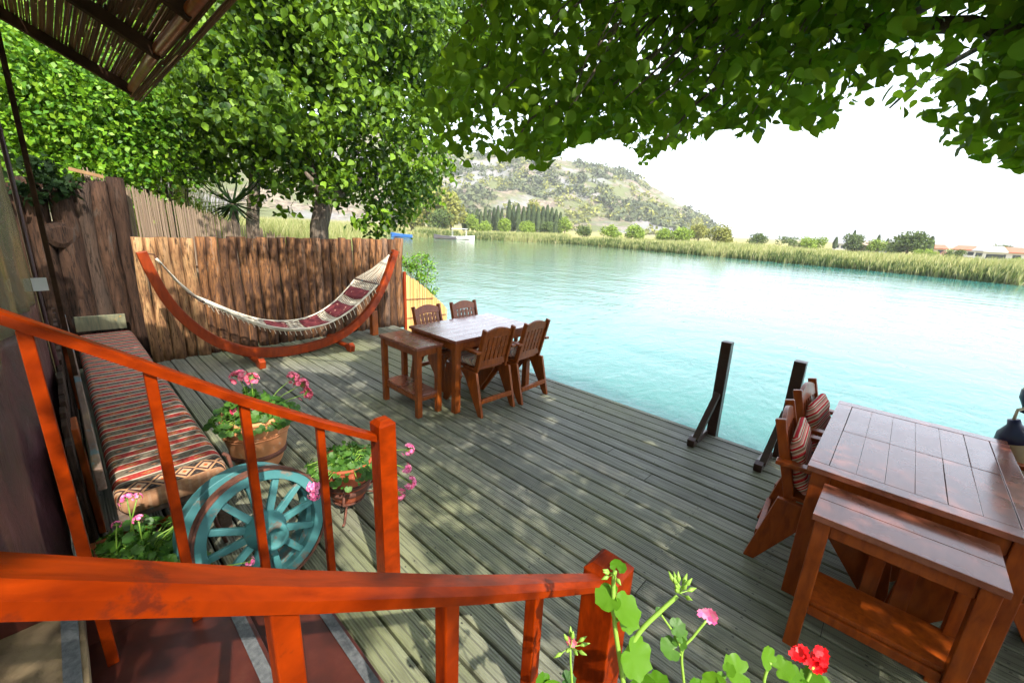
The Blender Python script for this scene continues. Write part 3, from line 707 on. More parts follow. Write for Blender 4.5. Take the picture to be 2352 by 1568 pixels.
def make_cushion(mat, hb=.25):
    vs = []; n = 26; ncs = rbox(1, 1, .2); k_ = len(ncs)
    path = [(.20, .49)] + [(.20 - .345 * t, .49 + .004 * math.sin(t * 9)) for t in np.linspace(.1, 1, 9)] + [(-.172, .515)] + [(-.174 - .2626 * hb * t, .53 + hb * t) for t in np.linspace(.06, 1, 10)]
    path = [Vector((p[0], 0, p[1])) for p in path]; m_ = len(path)
    for i, p in enumerate(path):
        t = (path[min(i + 1, m_ - 1)] - path[max(i - 1, 0)]).normalized(); nr_ = Vector((-t.z, 0, t.x)) * -1
        e = min(1, min(i, m_ - 1 - i) / 1.6); e = .45 + .55 * e
        th = .066 * e * (1 + .12 * math.sin(i * 1.9))
        for (a, h) in rbox(.36, .066, .028): vs.append(p + Vector((0, a * (.93 + .07 * e), 0)) + nr_ * (h * th / .066))
    fs = [(i * k_ + k, i * k_ + (k + 1) % k_, (i + 1) * k_ + (k + 1) % k_, (i + 1) * k_ + k) for i in range(m_ - 1) for k in range(k_)] + [tuple(range(k_))[::-1], tuple(range((m_ - 1) * k_, m_ * k_))]
    return mesh_obj('chair_cushion', vs, fs, mat, None, None, True)
ch1 = make_chair(M_furn); ch2 = make_chair(M_furn2); cu1 = make_cushion(M_cush2, .12); cu2 = make_cushion(M_cush)
def place(src, cush, x, y, rz, label, group, cgroup, first, clabel):
    c = src if first else copy_tree(src); c.location = (x, y, 0); c.rotation_euler = (0, 0, rz); tag(c, label, 'chair', group)
    q = cush if first else copy_tree(cush); q.location = (x, y, 0); q.rotation_euler = (0, 0, rz); tag(q, clabel, 'cushion', cgroup)
G1, G2 = 'chairs round the far dining table', 'chairs round the near dining table'
H1, H2 = 'cushions on the far chairs', 'striped cushions on the near chairs'
place(ch1, cu1, -3.04, 2.80, R_(180 - 3), 'chair at the near side of the far table, beside the side table', G1, H1, True, 'pale striped cushion on the near-side chair beside the side table')
place(ch1, cu1, -3.01, 3.30, R_(180 + 2), 'chair at the near side of the far table, closest to the water', G1, H1, False, 'pale striped cushion on the near-side chair closest to the water')
place(ch1, cu1, -3.72, 2.90, R_(0 + 3), 'chair on the hammock side of the far table, nearer the stub post', G1, H1, False, 'pale striped cushion on the hammock-side chair nearer the stub post')
place(ch1, cu1, -3.70, 3.42, R_(-2), 'chair on the hammock side of the far table, at its water end', G1, H1, False, 'pale striped cushion on the hammock-side chair at the water end')
place(ch2, cu2, -.02, 2.74, R_(4), 'armchair at the near table whose wedge legs stand clear on the open deck', G2, H2, True, 'red and cream striped cushion seen from its side, on the armchair before the dark post')
place(ch2, cu2, -.02, 3.30, R_(-4), 'armchair at the near table closest to the dark mooring posts', G2, H2, False, 'red and cream striped cushion facing out under the slatted chair top by the water')
place(ch2, cu2, .52, 2.66, R_(180), 'armchair at the right edge beside the tree trunk, its seat cushion below the table', G2, H2, False, 'red and cream striped seat cushion by the tree trunk')
place(ch2, cu2, .58, 3.22, R_(180 + 4), 'armchair at the right edge half hidden behind the near table top', G2, H2, False, 'striped cushion at the right edge behind the near table top')

# ================================================================ MOORING POSTS
def mooring(x, y, top, lean, label):
    root = empty('mooring_post', (x, y, 0), label, 'post', 'dark mooring posts on the deck edge')
    b = MB(); b.beam((x, y + .055, -1.6), (x + lean, y + .055, top), .085, .085, (0, 1, 0)); b.build('post', M_dark, root, bevel=.004)
    b = MB(); b.beam((x - .02, y + .0, .42), (x - .055, y - .30, .05), .05, .07, (0, 1, .2)); b.build('brace', M_dark, root, bevel=.004)
    b = MB(); b.prism([(x - .10, y + .0, .004), (x - .10, y - .36, .004), (x - .10, y - .37, .07), (x - .10, y - .31, .085), (x - .10, y, .05)], (.06, 0, 0)); b.build('foot', M_dark, root, bevel=.005)
mooring(-1.0, 3.90, .90, -.03, 'dark square mooring post with a diagonal brace in the middle of the deck edge')
mooring(-.47, 3.90, .86, .0, 'dark square mooring post behind the striped chairs')

# ================================================================ HAMMOCK
root = empty('hammock_stand', (-5.82, 2.05, 0), 'curved orange wooden hammock stand before the log fence', 'hammock stand')
HX = -5.82
ctl = [PX(px, py, HX) for px, py in [(324, 578), (348, 628), (385, 690), (430, 738), (490, 780), (560, 805), (640, 812), (720, 798), (790, 765), (848, 712), (885, 645), (908, 575)]]
ctl = [Vector((HX, c.y, max(c.z, .075))) for c in ctl]
def crom(P, n=6):
    out = []
    for i in range(len(P) - 1):
        p0, p1, p2, p3 = P[max(i - 1, 0)], P[i], P[i + 1], P[min(i + 2, len(P) - 1)]
        for k in range(n):
            t = k / n; out.append(.5 * ((2 * p1) + (p2 - p0) * t + (2 * p0 - 5 * p1 + 4 * p2 - p3) * t * t + (3 * p1 - p0 - 3 * p2 + p3) * t ** 3))
    return out + [P[-1]]
arc = crom(ctl); b = MB(); vs = []; n_ = len(arc)
for i, p in enumerate(arc):
    t = (arc[min(i + 1, n_ - 1)] - arc[max(i - 1, 0)]).normalized(); nn = Vector((0, -t.z, t.y)); h = .062 - .018 * abs(i / (n_ - 1) - .5) * 2
    for (dx, dn) in ((-.04, -h), (.04, -h), (.04, h), (-.04, h)): vs.append(p + Vector((dx, 0, 0)) + nn * dn)
fs = [(i * 4 + k, i * 4 + (k + 1) % 4, (i + 1) * 4 + (k + 1) % 4, (i + 1) * 4 + k) for i in range(n_ - 1) for k in range(4)] + [(3, 2, 1, 0), tuple((n_ - 1) * 4 + k for k in range(4))]
b.add(vs, [f[::-1] for f in fs]).build('curved_beam', M_ham, root, bevel=.006)
for y in (1.50, 2.64):
    b = MB(); b.prism([(-6.22, y - .035, 0), (-6.12, y - .035, 0), (-5.98, y - .035, .035), (-5.62, y - .035, .035), (-5.55, y - .035, 0), (-5.46, y - .035, 0), (-5.44, y - .035, .09), (-5.50, y - .035, .125), (-5.62, y - .035, .075), (-5.98, y - .035, .075), (-6.16, y - .035, .115), (-6.22, y - .035, .07)], (0, .07, 0))
    b.build('foot', M_ham, root, bevel=.006)
for q in (ctl[0], ctl[-1]):
    b = MB(); s = -1 if q is ctl[-1] else 1; b.tube([q + Vector((0, .03 * s, -.02)), q + Vector((0, .10 * s, -.03)), q + Vector((0, .11 * s, -.07))], .008, 6); b.build('hook', M_rust, root)
hook0 = ctl[0] + Vector((0, .11, -.07)); hook1 = ctl[-1] + Vector((0, -.11, -.07))
root = empty('hammock', (HX, 2.0, .6), 'cream net hammock with dark red cloth slung on the curved stand', 'hammock')
s0 = PX(452, 690, HX + .05); s1 = PX(845, 652, HX + .05)     # spreader bar centres
prof = [s0] + [PX(px, py, HX) for px, py in [(500, 708), (560, 732), (620, 748), (680, 750), (735, 738), (780, 712), (815, 680)]] + [s1]
prof = crom([Vector((HX, p.y, p.z)) for p in prof], 5)
def net_pt(i, w_):   # w_ in -1..1
    p = prof[i]; t = i / (len(prof) - 1); half = .34 * (1 - .18 * math.sin(t * math.pi)); sag = .075 * (1 - w_ * w_) * math.sin(max(.04, t) * math.pi) - .035 * w_ * w_ * 0
    return Vector((HX + w_ * half, p.y, p.z - sag + .03))
b = MB(); N = len(prof); NWR = 8
for k in range(NWR * 2 - 1):     # diamond net
    for sgn in (1, -1):
        pts = []
        for i in range(N):
            wv_ = -1 + 2 * ((k / (NWR * 2 - 2) + sgn * i * .035) % 1.0)
            if pts and abs(wv_ - pw) > .5: 
                if len(pts) > 1: b.tube(pts, .0042, 4, False)
                pts = []
            pts.append(net_pt(i, wv_)); pw = wv_
        if len(pts) > 1: b.tube(pts, .0042, 4, False)
for w_ in (-1, 1): b.tube([net_pt(i, w_) for i in range(N)], .010, 6)
for i in range(2, N - 2):        # fringe loops
    for w_ in (-1, 1):
        p = net_pt(i, w_); b.tube([p, p + Vector((.01 * w_, .015, -.05)), p + Vector((0, .03, -.075 - .02 * rnd.random()))], .004, 4, False)
b.build('net', M_rope, root, smooth=True)
for nm, sc, hk, ii in (('a', s0, hook0, 0), ('b', s1, hook1, N - 1)):
    a, c = net_pt(ii, -1.12), net_pt(ii, 1.12); b = MB(); b.tube([a, c], .014, 8); b.build('spreader_bar', M_oldw, root, smooth=True)
    b = MB(); 
    for k in range(15):
        e = a.lerp(c, .04 + .92 * k / 14); mid = e.lerp(hk, .5) + Vector((0, 0, -.02 - .02 * rnd.random())); ring = hk.lerp(e, .12)
        b.tube([e, mid, ring, hk], .0038, 4, False)
    b.tube([hk, hk.lerp(sc, .14)], .014, 6); b.build('end_cords', M_rope, root, smooth=True)
b = MB()
for (i0, i1) in ((15, 19), (22, 26), (28, 32), (34, 37)):
    vs = []; nw = 8
    for i in range(i0, i1 + 1):
        for k in range(nw + 1): p = net_pt(i, -.86 + 1.72 * k / nw); vs.append(p + Vector((0, 0, .012 + .006 * math.sin(i * 1.3 + k))))
    L_ = i1 - i0
    b.add(vs, [(i * (nw + 1) + k, (i + 1) * (nw + 1) + k, (i + 1) * (nw + 1) + k + 1, i * (nw + 1) + k + 1) for i in range(L_) for k in range(nw)])
o = b.build('cloth', M_hcl, root, smooth=True); s_ = o.modifiers.new('thick', 'SOLIDIFY'); s_.thickness = .008

# ================================================================ WAGON WHEEL
wc = PZ(606, 1212, .325); nrm = (Vector((-wc.x, -wc.y, 0)).normalized() * 1.0 + r0 * .42 + Vector((0, 0, .30))).normalized()
root = empty('wagon_wheel', (wc.x, wc.y, 0), 'old turquoise wooden wagon wheel with an iron tyre leaning by the bench', 'wheel')
q = nrm.to_track_quat('Z', 'Y'); RW = .292
def wl(pts): return [wc + q @ Vector(p) for p in pts]
def ringm(prof, n=56):
    vs = []; m_ = len(prof)
    for k in range(n):
        a = 2 * math.pi * k / n
        for (r, z) in prof: vs.append((r * math.cos(a), r * math.sin(a), z))
    fs = [(k * m_ + j, ((k + 1) % n) * m_ + j, ((k + 1) % n) * m_ + (j + 1) % m_, k * m_ + (j + 1) % m_) for k in range(n) for j in range(m_)]
    return vs, fs
v_, f_ = ringm([(RW - .055, -.025), (RW - .008, -.025), (RW - .008, .025), (RW - .055, .025)]); MB().add(wl(v_), f_).build('rim', M_turq, root, bevel=.004)
v_, f_ = ringm([(RW - .0075, -.030), (RW + .004, -.030), (RW + .004, .030), (RW - .0075, .030)]); MB().add(wl(v_), f_).build('tyre', M_rust, root)
for k in range(12):
    a = 2 * math.pi * k / 12 + .12; d = Vector((math.cos(a), math.sin(a), 0)); pts = wl([d * .06 + Vector((0, 0, .02)), d * (RW - .054)])
    MB().beam(pts[0], pts[1], .036, .024, nrm, .030, .024).build('spoke', M_turq, root, bevel=.004)
b = MB(); hp = [(.0, -.07), (.05, -.07), (.06, -.03), (.088, -.01), (.092, .035), (.068, .06), (.062, .15), (.056, .156), (.040, .156), (.038, .09), (.0, .085)]
b.add(wl([(r * math.cos(2 * math.pi * k / 24), r * math.sin(2 * math.pi * k / 24), z) for r, z in hp for k in range(24)]), [(i * 24 + k, i * 24 + (k + 1) % 24, (i + 1) * 24 + (k + 1) % 24, (i + 1) * 24 + k) for i in range(len(hp) - 1) for k in range(24)])
b.build('hub', M_turq, root, smooth=True)
# second wheel rim behind it
wc2 = wc - nrm * .13 + Vector((-.02, -.02, -.02)); 
root = empty('wagon_wheel', (wc2.x, wc2.y, 0), 'second peeling turquoise wheel rim standing right behind the spoked wheel', 'wheel')
v_, f_ = ringm([(RW - .03, -.05), (RW + .012, -.05), (RW + .012, .05), (RW - .03, .05)])
MB().add([wc2 + q @ Vector(p) for p in v_], f_).build('rim', M_turq, root, bevel=.004)
# rusty iron scroll by the bench end
a = PX(522, 1045, -2.55); c = PX(498, 1120, -2.52)
b = MB(); b.tube([a + Vector((0, -.02, .02)), a, a.lerp(c, .5) + Vector((.0, .05, .0)), c, c + Vector((.0, -.05, -.05)), c + Vector((.02, -.03, -.2)), Vector((c.x + .02, c.y, .0))], .010, 8)
tag(b.build('iron_scroll', M_rust, smooth=True), 'thin rusty iron scroll rising at the near end of the bench cushion', 'iron scroll')

# ================================================================ POTS
def pot(c, r0_, r1_, h, mat, label, band=True, name='flower_pot'):
    root = empty(name, c, label, 'flower pot')
    p = [(0, .0), (r0_ * .96, 0), (r0_, .01)]
    for t in np.linspace(.1, .9, 9): p.append((r0_ + (r1_ - r0_) * (math.sin(t * math.pi / 2) ** .85), h * t))
    p += [(r1_, h * .93), (r1_ * 1.03, h * .94), (r1_ * 1.03, h), (r1_ * .93, h), (r1_ * .90, h * .86), (0, h * .86)]
    b = MB(); b.lathe(c, p, 36); b.build('body', mat, root, smooth=True)
    for z_ in ((.30, .66, .70) if band else (.3,)):
        rr = r0_ + (r1_ - r0_) * (math.sin(z_ * math.pi / 2) ** .85)
        wd = .022 if z_ == .30 else .006
        b = MB(); b.lathe(Vector(c), [(rr * .985, h * z_ - wd), (rr * 1.025 + .002, h * z_ - wd * .8), (rr * 1.04 + .003, h * z_), (rr * 1.03 + .002, h * z_ + wd * .8), (rr, h * z_ + wd)], 36)
        b.build('band', M_rust if z_ == .30 else mat, root, smooth=True)
    b = MB(); b.lathe(Vector(c), [(r1_ * .905, h * .88), (r1_ * .5, h * .90), (0.001, h * .91)], 24); b.build('soil', M_soil, root, smooth=True)
    return root
PC1 = Vector((-3.24, .80, 0)); pot(PC1, .135, .215, .42, M_pot, 'large banded terracotta pot of pink geraniums beside the bench')
PC2 = Vector((-2.34, 1.05, .07)); pot(PC2, .095, .155, .27, M_pot2, 'smaller reddish terracotta pot held in the rusty iron stand', False)
root = empty('plant_stand', (PC2.x, PC2.y, 0), 'rusty iron ring stand carrying the smaller terracotta pot', 'plant stand')
v_, f_ = ringm([(.136, -.008), (.150, -.008), (.150, .012), (.136, .012)], 32); MB().add([PC2 + Vector((0, 0, .13)) + Vector(p) for p in v_], f_).build('ring', M_rust, root)
v_, f_ = ringm([(.08, -.008), (.10, -.008), (.10, 0), (.08, 0)], 32); MB().add([PC2 + Vector(p) for p in v_], f_).build('base_ring', M_rust, root)
for k in range(3):
    a = 2 * math.pi * k / 3 - .6; d = Vector((math.cos(a), math.sin(a), 0)); c = Vector((PC2.x, PC2.y, 0))
    b = MB(); b.tube([c + d * .145 + Vector((0, 0, .20)), c + d * .19 + Vector((0, 0, .13)), c + d * .10 + Vector((0, 0, .062)), c + d * .20 + Vector((0, 0, .012)), c + d * .24 + Vector((0, 0, .03))], .008, 7); b.build('leg', M_rust, root, smooth=True)
# planter at the foot of the stairs
PL = Vector((-2.26, .05, 0)); root = empty('planter_box', PL, 'dark brown wooden planter full of leafy geraniums below the stair railing', 'planter')
b = MB(); x0, x1, y0, y1 = PL.x - .30, PL.x + .24, PL.y - .17, PL.y + .17
b.box(x0, x1, y0, y0 + .025, .0, .26); b.box(x0, x1, y1 - .025, y1, 0, .26); b.box(x0, x0 + .025, y0 + .026, y1 - .026, 0, .26); b.box(x1 - .025, x1, y0 + .026, y1 - .026, 0, .26); b.build('box', M_furn, root, bevel=.004)
b = MB(); b.box(x0 + .027, x1 - .027, y0 + .027, y1 - .027, .02, .235); b.build('soil', M_soil, root)
# ================================================================ LEAVES
LEAF9 = (np.array([(0, 0, 0), (.27, .16, .05), (.37, .40, .07), (.24, .72, .02), (0, 1.0, -.16), (-.24, .72, .02), (-.37, .40, .07), (-.27, .16, .05), (0, .45, -.02)]),
         np.array([(0, 1, 2, 8), (8, 2, 3, 4), (8, 4, 5, 6), (0, 8, 6, 7)]))
LEAF4 = (np.array([(0, 0, 0), (.36, .45, .08), (0, 1, -.08), (-.36, .45, .08)]), np.array([(0, 1, 2, 3)]))
BLADE = (np.array([(-.5, 0, 0), (.5, 0, 0), (.35, .6, .0), (-.35, .6, 0), (.02, 1, .12), (-.02, 1, .12)]), np.array([(0, 1, 2, 3), (3, 2, 4, 5)]))
def gleaf():
    P = [(0, .10, 0)]; n = 24
    for k in range(n):
        a = math.pi * 2 * k / n + math.pi / 2; notch = 1 - .62 * math.exp(-((k - n / 2) / 1.1) ** 2)
        r = (.50 + .035 * math.cos(a * 7)) * notch * (1 + (.03 if k % 2 else -.02)); P.append((r * math.cos(a), .12 + r * math.sin(a), .16 * r * r * 4 * .5 + .03 * math.cos(a * 7)))
    return np.array(P), np.array([(0, 1 + k, 1 + (k + 1) % n, 1 + (k + 2) % n) for k in range(0, n, 2)])
GLEAF = gleaf()
PETAL = (np.array([(0, 0, 0), (.42, .55, .06), (.26, .98, 0), (0, .9, .04), (-.26, .98, 0), (-.42, .55, .06)]), np.array([(0, 1, 2, 3), (0, 3, 4, 5)]))
def nrmz(a): return a / np.maximum(np.linalg.norm(a, axis=1, keepdims=True), 1e-9)
def scatter(shape, P, A, Nn, S, wd=None):
    """instances of shape at P, long axis A, normal Nn, size S -> verts, faces"""
    V0, F0 = shape; P = np.asarray(P, float); A = nrmz(np.asarray(A, float)); X = nrmz(np.cross(A, Nn)); Z = np.cross(X, A)
    S = np.asarray(S, float).reshape(-1, 1, 1); W_ = S if wd is None else np.asarray(wd, float).reshape(-1, 1, 1)
    V = P[:, None] + V0[None, :, 0:1] * W_ * X[:, None] + V0[None, :, 1:2] * S * A[:, None] + V0[None, :, 2:3] * S * Z[:, None]
    F = F0[None] + (np.arange(len(P)) * len(V0))[:, None, None]
    return V.reshape(-1, 3), F.reshape(-1, F0.shape[1])
def join(parts):
    Vs, Fs, n = [], [], 0
    for v, f in parts: Vs.append(v); Fs.append(f + n); n += len(v)
    return np.vstack(Vs), np.vstack(Fs)
def runit(n): return nrmz(rs.normal(size=(n, 3)))

# ---------------------------------------------------------------- overhead shade tree
LB = np.array([(925, -900), (934, 330), (960, 352), (1000, 345), (1050, 372), (1095, 392), (1130, 370), (1175, 385), (1215, 398), (1262, 385), (1300, 352), (1335, 340), (1380, 330), (1420, 318), (1448, 352), (1475, 388), (1500, 372), (1540, 362),
               (1560, 335), (1600, 336), (1645, 312), (1668, 292), (1690, 326), (1735, 334), (1765, 322), (1775, 275), (1810, 300), (1850, 306), (1885, 322), (1930, 312), (1945, 245), (1990, 262), (2040, 258), (2080, 272), (2120, 285), (2165, 342), (2200, 352), (2260, 372), (2310, 392), (2352, 412), (2600, 520)], float)
LFT = np.array([(-900, 1250), (0, 1075), (100, 1010), (200, 965), (300, 938), (420, 925)], float)
SPOTS = [(*PZ(px, py)[:2], r) for px, py, r in ((700, 832, .26), (780, 822, .22), (560, 872, .14), (455, 838, .12), (840, 795, .2), (1262, 915, .09), (1266, 965, .07), (1492, 1012, .06), (820, 885, .09))] + [(-3.55, .90, .20)]
def canopy_ok(P, marg=0):
    px, py, dep = proj_np(P)
    inv = (dep > .2) & (px > -60) & (px < 2420) & (py > -60) & (py < 1640)
    low = np.interp(px, LB[:, 0], LB[:, 1]) - marg
    left = np.interp(py, LFT[:, 0], LFT[:, 1]) + marg
    bad = inv & ((py > low) | (px < left))
    # gaps in the crown let the sun onto the railings and leave bright patches on the deck and the fence
    sx = P[:, 0] - SUN.x / SUN.z * P[:, 2]; sy = P[:, 1] - SUN.y / SUN.z * P[:, 2]
    gap = (sx > -1.75) & (sx < .50) & (sy > -2.2) & (sy < np.where(sx < -1.35, .62, 1.10) + .08 * np.sin(sx * 5))
    for (a0, a1), (b0, b1) in (((-3.15, 0.0), (-2.45, 1.16)), ((-2.45, 1.16), (-1.6, .93))):
        ex, ey = b0 - a0, b1 - a1; t = np.clip(((sx - a0) * ex + (sy - a1) * ey) / (ex * ex + ey * ey), 0, 1); gap |= np.hypot(sx - a0 - t * ex, sy - a1 - t * ey) < .18
    for (gx, gy, gr) in SPOTS: gap |= np.hypot(sx - gx, sy - gy) < gr
    dap = np.array([noise.noise(Vector((a * 2.1, c * 2.1, 3.1))) for a, c in zip(sx, sy)])
    gap |= (sx < -6.55) & (dap > np.where(sy < 1.8, -.30, .22))
    gap |= (sx < -6.3) & (sy > 3.9)
    gap |= (sx < -4.2) & (dap > .38)
    gap |= (inv & (P @ np.array([f0.x, f0.y, 0]) > 3.9)) | (P[:, 1] > 4.5)
    near = (np.linalg.norm(P - np.array([0, 0, CAM_Z]), axis=1) < 2.0)
    return ~(bad | gap | near)
NC = 18000
Pc = np.stack([rs.uniform(-5.5, 7.5, NC), rs.uniform(-3.6, 7.0, NC), np.zeros(NC)], 1)
sheet_z = 2.55 + .11 * np.hypot(Pc[:, 0] - .9, Pc[:, 1] - 2.7) * -.6 + .9
Pc[:, 2] = 2.75 + rs.beta(1.3, 1.8, NC) * 2.6 - .10 * np.clip(np.hypot(Pc[:, 0] - .9, Pc[:, 1] - 2.7) - 1.5, 0, 4)
# weeping skirt of the crown towards the river and to the right
M2 = 6500; q = rs.uniform(0, 1, M2); az_ = np.radians(rs.uniform(-22, 62, M2)); dd_ = rs.uniform(2.25, 3.9, M2); Ps = np.stack([dd_ * (np.cos(az_) * f0.x + np.sin(az_) * r0.x), dd_ * (np.cos(az_) * f0.y + np.sin(az_) * r0.y), rs.uniform(1.95, 3.5, M2)], 1)
M3 = 9000; Ph = np.stack([rs.uniform(-6.2, 6, M3), rs.uniform(-3.5, 4.6, M3), rs.uniform(4.0, 6.6, M3)], 1)  # unseen upper leaves, added to shade the deck and the fence
Pc = np.vstack([Pc, Ps, Ph]); px, py, dep = proj_np(Pc)
inview = (dep > 0) & (px > 0) & (px < 2352) & (py > -40) & (py < 1568)
hole = np.array([noise.noise(Vector((a * 1.9, b_ * 1.9, c * 1.9 + 5))) for a, b_, c in Pc])
keep = canopy_ok(Pc, 4 + rs.exponential(20, len(Pc))) & np.where(inview, (hole < .13) & (rs.uniform(size=len(Pc)) < .52), rs.uniform(size=len(Pc)) < .97)
Pc = Pc[keep]; nl = 8
P = np.repeat(Pc, nl, 0) + rs.normal(size=(len(Pc) * nl, 3)) * np.array([.075, .075, .055])
A = nrmz(rs.normal(size=P.shape) * np.array([.8, .8, .4]) + np.array([0, 0, -.62]))
Nn = nrmz(rs.normal(size=P.shape) * .75 + np.array([-.25 * 1, .1, .65])); S = rs.uniform(.042, .092, len(P))
tip = P + A * S[:, None]
kk = canopy_ok(P) & canopy_ok(tip); P, A, Nn, S = P[kk], A[kk], Nn[kk], S[kk]
TR = Vector((.92, 2.92, 0))
tree = empty('shade_tree', TR, 'large leafy tree whose crown hangs over the whole deck, its trunk at the right corner', 'tree')
mesh_obj('crown', *scatter(LEAF9, P, A, Nn, S), L_canopy, tree, smooth=True)
b = MB(); b.tube([(.92, 2.92, -.1), (.93, 2.92, .5), (1.02, 2.90, 1.3), (1.10, 2.86, 2.1), (1.05, 2.80, 2.8), (.9, 2.8, 3.5), (.8, 2.9, 4.3)], [.165, .145, .14, .135, .12, .08, .04], 16, True, .06); b.build('trunk', M_bark, tree, smooth=True)
b = MB(); limbs = []
for tx, ty, tz in [(-3.0, 4.0, 3.3), (-1.6, 4.9, 2.95), (-.4, 5.0, 2.9), (1.2, 5.2, 2.7), (2.6, 4.6, 2.8), (-4.2, 2.6, 4.1), (-2.2, .8, 4.2), (4.5, 2.2, 3.6), (3.5, -.5, 4.0), (.5, -1.8, 4.2), (-.6, 3.6, 3.3), (-3.8, 4.6, 3.6), (-2.4, 3.2, 3.4)]:
    s_ = Vector((1.05, 2.83, rnd.uniform(2.2, 2.9))); e = Vector((tx, ty, tz)); pts = []; n = 7
    for k in range(n + 1):
        t = k / n; p = s_.lerp(e, t); p.z += .35 * math.sin(t * math.pi) ; p += Vector((rnd.uniform(-.08, .08), rnd.uniform(-.08, .08), rnd.uniform(-.05, .05))) * (0 < t < 1); pts.append(p)
    if any(proj_np(np.array([p]))[1][0] > 300 and 0 < proj_np(np.array([p]))[0][0] < 2340 and proj_np(np.array([p]))[2][0] > 0 for p in pts[2:]): 
        for p in pts[2:]: p.z += .10
    b2 = MB(); b2.tube(pts, [.05 - .042 * k / n for k in range(n + 1)], 8, True, .05); b2.build('limb', M_bark, tree, smooth=True); limbs += pts[1:]
LP = np.array([tuple(p) for p in limbs])
sel = Pc[rs.permutation(len(Pc))[:2600]]
for p in sel:
    j = np.argmin(((LP - p) ** 2).sum(1)); a = Vector(LP[j]); c = Vector(p)
    if (a - c).length > 1.3: a = c + (a - c).normalized() * .5
    m_ = a.lerp(c, .5) + Vector((rnd.uniform(-.05, .05), rnd.uniform(-.05, .05), rnd.uniform(-.02, .06)))
    pa = np.array([tuple(a), tuple(m_), tuple(c)])
    if canopy_ok(pa).all(): b.tube([a, m_, c], [.009, .006, .003], 4, False)
b.build('twigs', M_bark, tree)

# ---------------------------------------------------------------- trees and bushes behind the fence
def crown_pts(clumps, per, sd=.55, puff=.16):
    """leaf positions: every clump is a spray of small twig-end puffs with dark gaps between them"""
    out = []
    for c, r in clumps:
        n = int(per * r * r * 4); k = max(3, n // 22); d = runit(k); d[:, 2] *= .85; ctr = np.array(c) + d * (r * rs.uniform(.45, 1.12, k) ** .7)[:, None]
        j = rs.randint(0, k, n); out.append(ctr[j] + rs.normal(size=(n, 3)) * puff * np.array([1, 1, .7]) * (.6 + .8 * rs.uniform(size=(n, 1))) * min(1, r / .5))
    return np.vstack(out)
def leafy(name_mesh, P, size, mat, parent, shape=LEAF4, droop=.5, up=.6, face=(.35, -.1, 0)):
    n = len(P); A = nrmz(rs.normal(size=(n, 3)) * .7 + np.array([0, 0, -droop])); Nn = nrmz(rs.normal(size=(n, 3)) * .6 + np.array([face[0], face[1], up]))
    return mesh_obj(name_mesh, *scatter(shape, P, A, Nn, size * rs.uniform(.6, 1.25, n)), mat, parent)
def clumpset(spec, x, dx=.8, per_px=None):
    cl = []
    for px, py, r in spec:
        xx = x + rnd.uniform(-dx, dx); c = PX(px, py, xx); cl.append((tuple(c), r * abs(c.length) / 9))
    return cl
def grid_spec(poly, step, r):
    """clump centres inside a picture outline"""
    out = []; xs = [p[0] for p in poly]; ys = [p[1] for p in poly]; y = min(ys)
    while y < max(ys):
        x = min(xs) + rnd.uniform(0, step)
        while x < max(xs):
            c = False
            for i in range(len(poly)):
                a, b_ = poly[i], poly[(i + 1) % len(poly)]
                if (a[1] > y) != (b_[1] > y) and x < a[0] + (y - a[1]) * (b_[0] - a[0]) / (b_[1] - a[1]): c = not c
            if c: out.append((x + rnd.uniform(-step, step) * .3, y + rnd.uniform(-step, step) * .3, r * rnd.uniform(.75, 1.25)))
            x += step
        y += step * .85
    return out
# right tree with the forked trunk
tb = PX(728, 560, -8.2)
tree = empty('river_tree', (tb.x, tb.y, -.4), 'broad leafy tree with a pale forked trunk rising behind the log fence', 'tree')
spec = grid_spec([(640, 40), (760, -60), (1120, -60), (1060, 120), (1020, 330), (980, 420), (905, 450), (870, 495), (820, 460), (775, 425), (690, 418), (640, 410), (610, 330), (600, 200)], 70, .56)
cl = clumpset(spec, -8.3, 1.1) + clumpset([(845, 505, .28), (862, 522, .22), (930, 440, .3), (1010, 390, .3), (640, 450, .3)], -7.9, .2)
P = crown_pts(cl, 270); leafy('crown', P, .125, L_tree, tree, LEAF9, .55, .65, (.45, -.1))
b = MB(); b.tube([(tb.x, tb.y, -.5), (tb.x, tb.y + .01, .8), PX(733, 520, tb.x), PX(748, 455, tb.x)], [.22, .18, .165, .16], 14, True, .05)
b.build('trunk', M_bark, tree, smooth=True)
fk = PX(745, 462, tb.x)
for px, py, dx in ((700, 395, .1), (800, 370, -.3), (830, 340, -.8), (690, 330, -.8), (900, 390, -.4)):
    e = PX(px, py, tb.x + dx); b = MB(); b.tube([fk + Vector((0, 0, -.05)), fk.lerp(e, .5) + Vector((0, .0, .08)), e], [.10, .06, .025], 9, True, .05); b.build('limb', M_bark, tree, smooth=True)
# left tree with the dark straight trunk
tb2 = PX(582, 560, -9.0)
tree = empty('shore_tree', (tb2.x, tb2.y, -.4), 'taller leafy tree with a thin dark trunk left of the forked one', 'tree')
spec = grid_spec([(520, -80), (800, -80), (700, 60), (640, 200), (640, 330), (650, 405), (590, 400), (520, 375), (440, 320), (420, 180), (480, 90)], 72, .56)
P = crown_pts(clumpset(spec, -9.3, 1.0), 230); leafy('crown', P, .13, L_tree, tree, LEAF9, .55, .65, (.45, -.1))
b = MB(); b.tube([(tb2.x, tb2.y, -.5), PX(580, 520, tb2.x), PX(583, 440, tb2.x), PX(588, 380, tb2.x - .3), PX(590, 300, tb2.x - .9)], [.13, .115, .10, .08, .04], 10, True, .05); b.build('trunk', M_bark, tree, smooth=True)
for px, py in ((520, 330), (640, 310)):
    e = PX(px, py, tb2.x - .8); s_ = PX(586, 400, tb2.x - .2); b = MB(); b.tube([s_, s_.lerp(e, .5) + Vector((0, 0, .1)), e], [.05, .035, .015], 7); b.build('limb', M_bark, tree, smooth=True)
